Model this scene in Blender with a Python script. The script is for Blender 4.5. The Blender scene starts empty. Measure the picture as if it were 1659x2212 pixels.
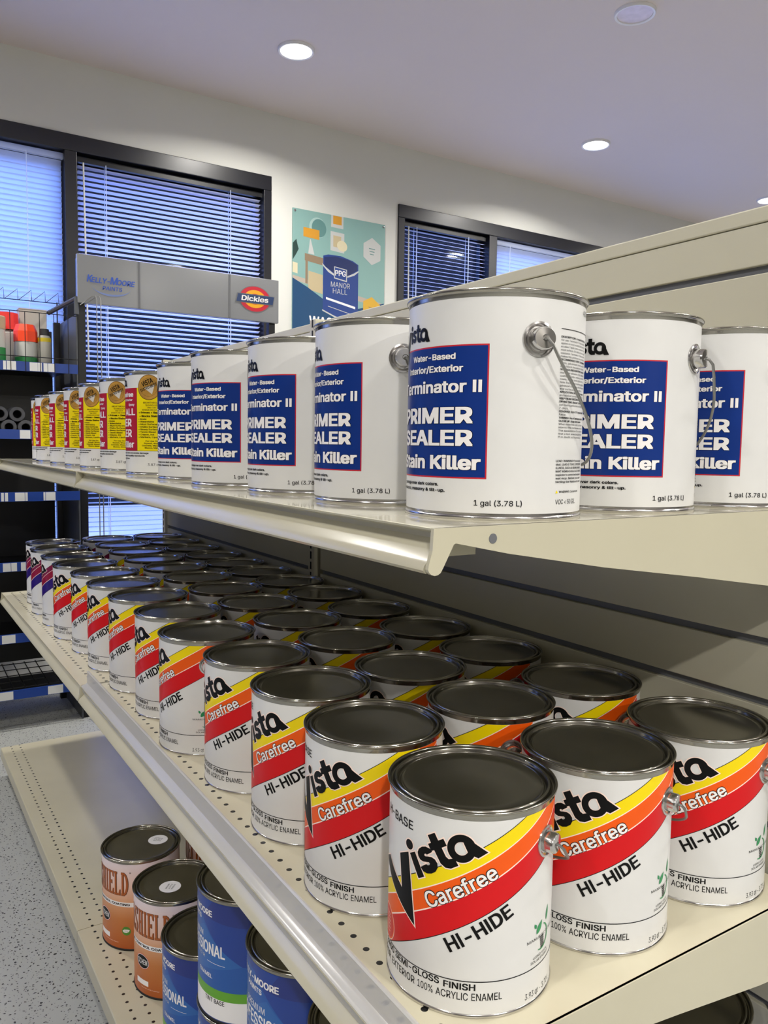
import bpy, bmesh, math, random
from mathutils import Vector, Matrix
random.seed(7)
PI = math.pi
SC = bpy.context.scene
COL = SC.collection

# ------------------------------------------------------------------ camera, world, exposure
cam_d = bpy.data.cameras.new('camera'); cam = bpy.data.objects.new('camera', cam_d); COL.objects.link(cam)
cam_d.sensor_fit = 'VERTICAL'; cam_d.sensor_height = 36.0
cam_d.lens = 1718.87 / 2212 * 36.0
cam_d.clip_start = 0.02; cam_d.clip_end = 200
RIGHT = Vector((0.84141, -0.54019, 0.01498)); DOWN = Vector((-0.03213, -0.07768, -0.99646)); FWD = Vector((0.53944, 0.83795, -0.08271))
m3 = Matrix((RIGHT, -DOWN, -FWD)).transposed()
cam.matrix_world = Matrix.Translation((0, 0, 0.53211)) @ m3.to_4x4()
SC.camera = cam
SC.view_settings.view_transform = 'Standard'; SC.view_settings.look = 'None'
SC.view_settings.gamma = 1.0; SC.view_settings.use_curve_mapping = False
SC.view_settings.exposure = 0.0

SKY = (0.22, 0.38, 1.0); SKY_STRENGTH = 5.2
SUN = 5.0; LAMP_W = 17.0
w = bpy.data.worlds.new('world'); SC.world = w; w.use_nodes = True
bg = w.node_tree.nodes['Background']; bg.inputs[0].default_value = (*SKY, 1); bg.inputs[1].default_value = SKY_STRENGTH
sd = bpy.data.lights.new('sun', 'SUN'); so = bpy.data.objects.new('sun', sd); COL.objects.link(so)
sd.energy = SUN; sd.angle = 0.01; sd.color = (1.0, 0.93, 0.93); so.location = (2, -5, 9)
so.rotation_euler = (math.radians(50), 0, math.radians(-15))

# ------------------------------------------------------------------ helpers
def srgb(h):
    h = h.lstrip('#'); o = []
    for i in (0, 2, 4):
        c = int(h[i:i+2], 16) / 255
        o.append(c / 12.92 if c <= .04045 else ((c + .055) / 1.055) ** 2.4)
    return tuple(o)

def mat(name, col, rough=.5, metal=0., spec=.5, emit=None, estr=0., coat=0., noise=0., nscale=20., trans=0.):
    m = bpy.data.materials.new(name); m.use_nodes = True
    nt = m.node_tree; b = nt.nodes['Principled BSDF']
    c = srgb(col) if isinstance(col, str) else col
    b.inputs['Base Color'].default_value = (*c, 1); b.inputs['Roughness'].default_value = rough
    b.inputs['Metallic'].default_value = metal; b.inputs['Specular IOR Level'].default_value = spec
    b.inputs['Coat Weight'].default_value = coat
    if emit:
        b.inputs['Emission Color'].default_value = (*(srgb(emit) if isinstance(emit, str) else emit), 1); b.inputs['Emission Strength'].default_value = estr
    if noise:
        tc = nt.nodes.new('ShaderNodeTexCoord'); n = nt.nodes.new('ShaderNodeTexNoise'); n.inputs['Scale'].default_value = nscale; n.inputs['Detail'].default_value = 5
        nt.links.new(tc.outputs['Object'], n.inputs['Vector'])
        mr = nt.nodes.new('ShaderNodeMapRange'); mr.inputs[1].default_value = .3; mr.inputs[2].default_value = .7; mr.inputs[3].default_value = 1 - noise; mr.inputs[4].default_value = 1 + noise * .3
        nt.links.new(n.outputs['Fac'], mr.inputs[0])
        mx = nt.nodes.new('ShaderNodeMix'); mx.data_type = 'RGBA'; mx.blend_type = 'MULTIPLY'; mx.inputs[0].default_value = 1
        mx.inputs[6].default_value = (*c, 1)
        cb = nt.nodes.new('ShaderNodeCombineColor')
        for k in range(3): nt.links.new(mr.outputs[0], cb.inputs[k])
        nt.links.new(cb.outputs[0], mx.inputs[7]); nt.links.new(mx.outputs[2], b.inputs['Base Color'])
    return m

M = {}
M['paper'] = mat('white_label_paper', '#dcdcdb', .33, noise=.03, nscale=30)
M['black'] = mat('black_ink', '#050506', .4, spec=.2)
M['ink'] = mat('dark_ink', '#161618', .4, spec=.2)
M['white'] = mat('white_ink', '#f1eeee', .35)
M['pale'] = mat('pale_pink_outline', '#ffe6da', .35)
M['yellow'] = mat('yellow_ink', '#f2d800', .33, spec=.3)
M['orange'] = mat('orange_ink', '#ee5a08', .33, spec=.3)
M['red'] = mat('red_ink', '#d00a14', .33, spec=.3)
M['maroon'] = mat('maroon_ink', '#8d1236', .33, spec=.3)
M['plum'] = mat('plum_ink', '#7a1440', .33, spec=.3)
M['navy'] = mat('navy_ink', '#2a1470', .33, spec=.3)
M['pblue'] = mat('primer_blue_ink', '#0b2f7c', .3, spec=.3)
M['pred'] = mat('primer_red_line', '#c01f2e', .35)
M['crimson'] = mat('crimson_ink', '#ab1531', .33, spec=.3)
M['lemon'] = mat('lemon_ink', '#efd900', .33, spec=.3)
M['gold'] = mat('gold_medal_ink', '#b98b3d', .3, noise=.35, nscale=50)
M['goldd'] = mat('dark_gold_ink', '#6d4a1e', .3)
M['silver'] = mat('silver_ink', '#cfcac2', .3)
M['green'] = mat('leaf_green_ink', '#1f8a52', .35)
M['kblue'] = mat('enamel_blue_ink', '#1d3f93', .3)
M['kblue2'] = mat('enamel_mid_blue_ink', '#1f57a6', .3)
M['kblue3'] = mat('enamel_light_blue_ink', '#2a63ad', .3)
M['kblue4'] = mat('enamel_dark_blue_ink', '#20327f', .3)
M['kgreen'] = mat('enamel_green_ink', '#62a52a', .3)
M['brown'] = mat('brown_ink', '#a8561c', .35)
M['dbrown'] = mat('dark_brown_ink', '#4a2410', .35)
M['sgreen'] = mat('badge_green_ink', '#4e8a2c', .35)
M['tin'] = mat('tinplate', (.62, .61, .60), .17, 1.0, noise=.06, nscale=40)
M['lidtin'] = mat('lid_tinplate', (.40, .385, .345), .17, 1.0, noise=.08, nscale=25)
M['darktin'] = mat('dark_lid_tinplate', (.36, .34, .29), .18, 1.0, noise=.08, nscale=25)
M['wire'] = mat('galvanised_wire', (.30, .30, .29), .38, 1.0)
M['beige'] = mat('almond_enamel', '#c4bfa9', .2, spec=.5, noise=.05, nscale=4)
M['beige2'] = mat('almond_panel_enamel', '#c8c4b0', .36, noise=.06, nscale=3)
M['groove'] = mat('grey_slot_insert', '#6a6c71', .35)
M['dark'] = mat('dark_slot', '#131313', .7)
M['wall'] = mat('white_wall_paint', '#dcdcd6', .8, noise=.03, nscale=1.5)
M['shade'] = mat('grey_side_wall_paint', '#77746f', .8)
M['ceil'] = mat('white_ceiling_paint', '#dbcfc8', .85, noise=.02, nscale=1.2)
M['frame'] = mat('black_window_frame', '#14151c', .32, spec=.6)
M['rack'] = mat('black_rack_enamel', '#0a0b10', .4)
M['rackgrey'] = mat('grey_rack_side', '#4a4d52', .45)
M['trim'] = mat('white_lamp_trim', '#e8e6e6', .4)
M['lens'] = mat('lit_lamp_lens', '#ffffff', .4, emit=(1, .98, .92), estr=9.0)
M['offlens'] = mat('unlit_lamp_lens', '#e6dbe6', .5, noise=.12, nscale=30)
M['signgrey'] = mat('grey_sign_panel', '#85878a', .2, spec=.6)
M['seam'] = mat('sign_seam', '#6a6c70', .4)
M['tagblue'] = mat('blue_price_strip', '#1d3f8f', .35)
M['tagwhite'] = mat('white_price_tag', '#d9dad8', .45)

def glassy(name, tint, fac):
    m = bpy.data.materials.new(name); m.use_nodes = True; nt = m.node_tree; nt.nodes.clear()
    o = nt.nodes.new('ShaderNodeOutputMaterial'); t = nt.nodes.new('ShaderNodeBsdfTransparent'); t.inputs[0].default_value = (*tint, 1)
    g = nt.nodes.new('ShaderNodeBsdfGlossy'); g.inputs['Roughness'].default_value = .03
    mx = nt.nodes.new('ShaderNodeMixShader'); mx.inputs[0].default_value = fac
    nt.links.new(t.outputs[0], mx.inputs[1]); nt.links.new(g.outputs[0], mx.inputs[2]); nt.links.new(mx.outputs[0], o.inputs[0])
    return m
M['glass'] = glassy('tinted_window_glass', (.80, .88, 1.0), .03)

def slatmat(name, col, tl):
    m = bpy.data.materials.new(name); m.use_nodes = True; nt = m.node_tree; nt.nodes.clear()
    o = nt.nodes.new('ShaderNodeOutputMaterial'); d = nt.nodes.new('ShaderNodeBsdfDiffuse'); d.inputs[0].default_value = (*srgb(col), 1)
    t = nt.nodes.new('ShaderNodeBsdfTranslucent'); t.inputs[0].default_value = (*srgb(col), 1)
    mx = nt.nodes.new('ShaderNodeMixShader'); mx.inputs[0].default_value = tl
    nt.links.new(d.outputs[0], mx.inputs[1]); nt.links.new(t.outputs[0], mx.inputs[2]); nt.links.new(mx.outputs[0], o.inputs[0])
    return m
M['slat'] = slatmat('blue_white_slat', '#dfe3f8', .5)
M['slat2'] = slatmat('white_slat', '#f4f8ff', .8)

def plasticmat():
    m = bpy.data.materials.new('clear_price_channel_plastic'); m.use_nodes = True; nt = m.node_tree
    b = nt.nodes['Principled BSDF']; b.inputs['Base Color'].default_value = (.66, .66, .66, 1); b.inputs['Roughness'].default_value = .18
    t = nt.nodes.new('ShaderNodeBsdfTransparent'); t.inputs[0].default_value = (.93, .93, .93, 1)
    mx = nt.nodes.new('ShaderNodeMixShader'); mx.inputs[0].default_value = .55
    nt.links.new(t.outputs[0], mx.inputs[1]); nt.links.new(b.outputs[0], mx.inputs[2]); nt.links.new(mx.outputs[0], nt.nodes['Material Output'].inputs[0])
    return m
M['plastic'] = plasticmat()

def N(nt, typ, **kw):
    n = nt.nodes.new(typ)
    for k, v in kw.items():
        setattr(n, k, v)
    return n
def math_node(nt, op, a, b=None):
    n = nt.nodes.new('ShaderNodeMath'); n.operation = op
    for i, v in enumerate((a, b)):
        if v is None: continue
        if isinstance(v, (int, float)): n.inputs[i].default_value = v
        else: nt.links.new(v, n.inputs[i])
    return n.outputs[0]

def deckmat(name, xs, y0, pitch, r, base='#cec8b0', rough=.22):
    """enamel deck with rows of small punched holes"""
    m = mat(name, base, rough); nt = m.node_tree; b = nt.nodes['Principled BSDF']
    g = nt.nodes.new('ShaderNodeNewGeometry'); s = nt.nodes.new('ShaderNodeSeparateXYZ'); nt.links.new(g.outputs['Position'], s.inputs[0])
    fy = math_node(nt, 'SUBTRACT', s.outputs[1], y0); fy = math_node(nt, 'DIVIDE', fy, pitch); fy = math_node(nt, 'ADD', fy, 100.5)
    fy = math_node(nt, 'FRACT', fy); fy = math_node(nt, 'SUBTRACT', fy, .5); fy = math_node(nt, 'MULTIPLY', fy, pitch); fy2 = math_node(nt, 'MULTIPLY', fy, fy)
    mask = None
    for x in xs:
        dx = math_node(nt, 'SUBTRACT', s.outputs[0], x); dx2 = math_node(nt, 'MULTIPLY', dx, dx)
        d = math_node(nt, 'ADD', dx2, fy2); k = math_node(nt, 'LESS_THAN', d, r * r)
        mask = k if mask is None else math_node(nt, 'MAXIMUM', mask, k)
    n = nt.nodes.new('ShaderNodeTexNoise'); n.inputs['Scale'].default_value = 5; n.inputs['Detail'].default_value = 6; nt.links.new(g.outputs['Position'], n.inputs['Vector'])
    mr = nt.nodes.new('ShaderNodeMapRange'); mr.inputs[1].default_value = .35; mr.inputs[2].default_value = .7; mr.inputs[3].default_value = .93; mr.inputs[4].default_value = 1.03
    nt.links.new(n.outputs['Fac'], mr.inputs[0])
    c = srgb(base); mx = nt.nodes.new('ShaderNodeMix'); mx.data_type = 'RGBA'
    hv = nt.nodes.new('ShaderNodeVectorMath'); hv.operation = 'SCALE'; hv.inputs[0].default_value = c; nt.links.new(mr.outputs[0], hv.inputs['Scale'])
    nt.links.new(mask, mx.inputs[0]); nt.links.new(hv.outputs[0], mx.inputs[6]); mx.inputs[7].default_value = (.006, .006, .006, 1)
    nt.links.new(mx.outputs[2], b.inputs['Base Color'])
    return m
M['deck_mid'] = deckmat('perforated_deck_enamel', (.3975, .4245), .655, .0265, .0036)
M['deck_base'] = deckmat('perforated_base_enamel', (.385, .413), .650, .0265, .0033, '#b9b39b', .28)
M['deck_top'] = mat('glossy_deck_enamel', '#cbc7b3', .07, noise=.03, nscale=6)

def floormat():
    m = mat('speckled_vinyl', '#a4a7a5', .5); nt = m.node_tree; b = nt.nodes['Principled BSDF']
    g = nt.nodes.new('ShaderNodeNewGeometry')
    col = None; base = srgb('#9d9f9c')
    prev = None
    for sc, th, c in ((98, .215, '#1d1d1f'), (60, .11, '#2b2422'), (140, .17, '#55565a')):
        nz = nt.nodes.new('ShaderNodeTexNoise'); nz.inputs['Scale'].default_value = sc * 1.3
        nt.links.new(g.outputs['Position'], nz.inputs['Vector'])
        sub = nt.nodes.new('ShaderNodeVectorMath'); sub.operation = 'SCALE'; sub.inputs['Scale'].default_value = .9 / sc
        nt.links.new(nz.outputs['Color'], sub.inputs[0])
        ad = nt.nodes.new('ShaderNodeVectorMath'); ad.operation = 'ADD'; nt.links.new(g.outputs['Position'], ad.inputs[0]); nt.links.new(sub.outputs[0], ad.inputs[1])
        v = nt.nodes.new('ShaderNodeTexVoronoi'); v.inputs['Scale'].default_value = sc; nt.links.new(ad.outputs[0], v.inputs['Vector'])
        k = math_node(nt, 'LESS_THAN', v.outputs['Distance'], th)
        mx = nt.nodes.new('ShaderNodeMix'); mx.data_type = 'RGBA'; nt.links.new(k, mx.inputs[0])
        if prev is None: mx.inputs[6].default_value = (*base, 1)
        else: nt.links.new(prev, mx.inputs[6])
        mx.inputs[7].default_value = (*srgb(c), 1); prev = mx.outputs[2]
    nt.links.new(prev, b.inputs['Base Color'])
    return m
M['floor'] = floormat()

def gradmat(name, stops, z0, z1):
    """a label printed with a vertical colour blend"""
    m = mat(name, '#ffffff', .33); nt = m.node_tree; b = nt.nodes['Principled BSDF']
    tc = nt.nodes.new('ShaderNodeTexCoord'); s = nt.nodes.new('ShaderNodeSeparateXYZ'); nt.links.new(tc.outputs['Object'], s.inputs[0])
    mr = nt.nodes.new('ShaderNodeMapRange'); mr.inputs[1].default_value = z0; mr.inputs[2].default_value = z1; nt.links.new(s.outputs[2], mr.inputs[0])
    r = nt.nodes.new('ShaderNodeValToRGB'); e = r.color_ramp.elements
    e[0].position = stops[0][0]; e[0].color = (*srgb(stops[0][1]), 1); e[1].position = stops[-1][0]; e[1].color = (*srgb(stops[-1][1]), 1)
    for p, c in stops[1:-1]:
        k = e.new(p); k.color = (*srgb(c), 1)
    nt.links.new(mr.outputs[0], r.inputs[0]); nt.links.new(r.outputs[0], b.inputs['Base Color'])
    return m
M['shield'] = gradmat('orange_blend_label', [(0, '#b0561f'), (.35, '#c4793f'), (.55, '#dca278'), (.75, '#e6c3b4'), (1, '#e9d9dc')], .005, .19)

def tag(o, label=None, cat=None, group=None, kind=None):
    if label: o['label'] = label
    if cat: o['category'] = cat
    if group: o['group'] = group
    if kind: o['kind'] = kind
    return o
def thing(name, label, cat, loc=(0, 0, 0), rz=0., group=None):
    o = bpy.data.objects.new(name, None); COL.objects.link(o); o.location = loc; o.rotation_euler = (0, 0, rz); o.empty_display_size = .05
    return tag(o, label, cat, group)
def link(name, me, mats, parent=None, loc=None, smooth=None):
    o = bpy.data.objects.new(name, me); COL.objects.link(o)
    if mats is not None:
        for mm in (mats if isinstance(mats, (list, tuple)) else [mats]): me.materials.append(mm)
    if parent: o.parent = parent
    if loc is not None: o.location = loc
    return o
def obj(name, bm, m, parent=None, smooth=False, angle=None, loc=None):
    me = bpy.data.meshes.new(name); bmesh.ops.recalc_face_normals(bm, faces=bm.faces[:]) if not smooth == 'keep' else None
    bm.to_mesh(me); bm.free()
    if smooth:
        for p in me.polygons: p.use_smooth = True
        me.set_sharp_from_angle(angle=math.radians(angle or 35))
    return link(name, me, m, parent, loc)
def dup(root, loc, rz=None, label=None, group=None):
    r = root.copy(); COL.objects.link(r); r.location = loc
    if rz is not None: r.rotation_euler = (0, 0, rz)
    if label: r['label'] = label
    if group: r['group'] = group
    for ch in list(root.children):
        c = ch.copy(); COL.objects.link(c); c.parent = r
        for g in list(ch.children):
            d = g.copy(); COL.objects.link(d); d.parent = c
    return r
def box(bm, x0, x1, y0, y1, z0, z1, bev=0.):
    vs = [bm.verts.new((x, y, z)) for x in (x0, x1) for y in (y0, y1) for z in (z0, z1)]
    fs = [(0, 1, 3, 2), (4, 6, 7, 5), (0, 4, 5, 1), (2, 3, 7, 6), (0, 2, 6, 4), (1, 5, 7, 3)]
    F = [bm.faces.new([vs[i] for i in f]) for f in fs]
    if bev:
        es = list({e for f in F for e in f.edges}); bmesh.ops.bevel(bm, geom=es, offset=bev, segments=2, profile=.5, affect='EDGES')
def boxobj(name, x0, x1, y0, y1, z0, z1, m, parent=None, bev=0.):
    """box in world coordinates; parent, if any, sits unrotated at its own location"""
    bm = bmesh.new(); o = parent.location if parent else Vector((0, 0, 0))
    if parent and parent.parent: o = o + parent.parent.location
    box(bm, x0 - o.x, x1 - o.x, y0 - o.y, y1 - o.y, z0 - o.z, z1 - o.z, bev)
    return obj(name, bm, m, parent)
def lathe(bm, prof, n=64, cap0=False, cap1=False, a0=0.):
    rings = []
    for r, z in prof:
        if r < 1e-6: rings.append([bm.verts.new((0, 0, z))])
        else: rings.append([bm.verts.new((r * math.cos(2 * PI * k / n), r * math.sin(2 * PI * k / n), z)) for k in range(n)])
    for a, b in zip(rings, rings[1:]):
        for k in range(n):
            k2 = (k + 1) % n
            if len(a) == 1 and len(b) == 1: continue
            if len(a) == 1: bm.faces.new((a[0], b[k2], b[k]))
            elif len(b) == 1: bm.faces.new((a[k], a[k2], b[0]))
            else: bm.faces.new((a[k], a[k2], b[k2], b[k]))
    if cap0 and len(rings[0]) > 1: bm.faces.new(list(reversed(rings[0])))
    if cap1 and len(rings[-1]) > 1: bm.faces.new(rings[-1])
def tube(bm, pts, r, n=8, closed=False):
    pts = [Vector(p) for p in pts]; rings = []; N_ = len(pts)
    up = None
    for i, p in enumerate(pts):
        a = pts[i - 1] if (i > 0 or closed) else p; b = pts[(i + 1) % N_] if (i < N_ - 1 or closed) else p
        t = (b - a).normalized()
        if up is None:
            up = Vector((0, 0, 1)) if abs(t.z) < .9 else Vector((1, 0, 0))
        s = t.cross(up)
        if s.length < 1e-5: s = t.cross(Vector((1, 0, .3)))
        s.normalize(); up = s.cross(t).normalized()
        rings.append([bm.verts.new(p + r * (math.cos(2 * PI * k / n) * s + math.sin(2 * PI * k / n) * up)) for k in range(n)])
    rr = rings + ([rings[0]] if closed else [])
    for a, b in zip(rr, rr[1:]):
        for k in range(n): bm.faces.new((a[k], a[(k + 1) % n], b[(k + 1) % n], b[k]))
    if not closed:
        bm.faces.new(list(reversed(rings[0]))); bm.faces.new(rings[-1])
def extrude_profile(bm, prof, y0, y1, closed=True, caps=True):
    """prof: (x,z) loop extruded along y"""
    A = [bm.verts.new((x, y0, z)) for x, z in prof]; B = [bm.verts.new((x, y1, z)) for x, z in prof]
    n = len(prof)
    for i in range(n if closed else n - 1):
        j = (i + 1) % n; bm.faces.new((A[i], A[j], B[j], B[i]))
    if caps and closed:
        bm.faces.new(list(reversed(A))); bm.faces.new(B)

# ------------------------------------------------------------------ flat artwork: 2-D shapes and lettering
class Art:
    """flat shapes in (u, v); later wrapped on a can or laid on a board"""
    def __init__(self): self.items = []          # (verts, faces, material key, layer)
    def add(self, V, F, mk, layer): self.items.append((V, F, mk, layer))
    def poly(self, pts, mk, layer=1): self.add([tuple(p) for p in pts], [tuple(range(len(pts)))], mk, layer)
    def rect(self, u0, v0, u1, v1, mk, layer=1): self.poly([(u0, v0), (u1, v0), (u1, v1), (u0, v1)], mk, layer)
    def disc(self, u, v, r, mk, layer=1, ry=None, n=36, r0=0.):
        ry = ry or r
        if r0 == 0: self.poly([(u + r * math.cos(2*PI*k/n), v + ry * math.sin(2*PI*k/n)) for k in range(n)], mk, layer)
        else:
            q = r0 / r; V = []; F = []
            for k in range(n):
                c, s = math.cos(2*PI*k/n), math.sin(2*PI*k/n); V += [(u + r*c, v + ry*s), (u + r*q*c, v + ry*q*s)]
            for k in range(n):
                a = 2*k; b = 2*((k+1) % n); F.append((a, b, b+1, a+1))
            self.add(V, F, mk, layer)
    def shape(self, loops, mk, layer=1, offset=0., xf=None, dot=None):
        """filled outline with holes (curve fill), optionally fattened"""
        cu = bpy.data.curves.new('tmp', 'CURVE'); cu.dimensions = '2D'; cu.fill_mode = 'BOTH'; cu.offset = offset
        for lp in loops:
            sp = cu.splines.new('POLY'); sp.points.add(len(lp) - 1); sp.use_cyclic_u = True
            for p, q in zip(sp.points, lp): p.co = (q[0], q[1], 0, 1)
        self._from_curve(cu, mk, layer, xf)
    def text(self, s, u, v, h, mk, layer=2, width=None, align='l', bold=0., rot=0., shear=0., spacing=1., outline=None):
        """cap height h; width stretches the line to fit; rot in degrees about (u, v); bold thickens the strokes (in ems)"""
        pen = 0.; G = []                                # (pen, verts, faces, stroke number)
        for ch in s:
            adv, parts = GLYPH[ch]
            for gi, (V, F) in enumerate(parts): G.append((pen, V, F, gi))
            pen += adv * spacing
        x0 = min(p + q[0] for p, V, F, gi in G for q in V) - bold; x1 = max(p + q[0] for p, V, F, gi in G for q in V) + bold
        by = bold * .6; sy = h / (CAPH + 2 * by); sx = (width / (x1 - x0)) if width else sy
        L = (x1 - x0) * sx; sh = {'l': 0, 'c': -L / 2, 'r': -L}[align]
        c, sn = math.cos(math.radians(rot)), math.sin(math.radians(rot))
        def strike(d, dyy, mkx, lay, step=.13):
            nx = max(1, math.ceil(2 * d / .058) + 1) if d > 0 else 1; ny = max(1, math.ceil(2 * dyy / .058) + 1) if dyy > 0 else 1
            for i in range(nx):
                for j in range(ny):
                    for gk in range(max(g_[3] for g_ in G) + 1):
                        W = []; FF = []
                        ox = 0 if nx == 1 else -d + 2 * d * i / (nx - 1); oy = 0 if ny == 1 else -dyy + 2 * dyy * j / (ny - 1)
                        for p, V, F, gi in G:
                            if gi != gk: continue
                            k = len(W)
                            for a, b in V:
                                bb = (b + oy + by) * sy; aa = (a + p + ox - x0) * sx + sh + shear * bb
                                W.append((u + aa * c - bb * sn, v + aa * sn + bb * c))
                            FF += [tuple(k + q for q in f) for f in F]
                        self.add(W, FF, mkx, lay + step * (i * ny + j) + .05 * gk)
        strike(bold, by, mk, layer + (1.3 if outline else 0))
        if outline: strike(bold + outline[0], by + outline[0], outline[1], layer - .3, .09)
    def _from_curve(self, cu, mk, layer, xf=None):
        V, F = curve_mesh(cu)
        if xf: V = [xf(*p) for p in V]
        self.add(V, F, mk, layer)
def curve_mesh(cu):
    o = bpy.data.objects.new('tmp', cu); COL.objects.link(o)
    dg = bpy.context.evaluated_depsgraph_get(); me = bpy.data.meshes.new_from_object(o.evaluated_get(dg))
    V = [(v.co.x, v.co.y) for v in me.vertices]; F = [tuple(p.vertices) for p in me.polygons]
    bpy.data.meshes.remove(me); bpy.data.objects.remove(o)
    (bpy.data.curves.remove(cu))
    return V, F
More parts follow.
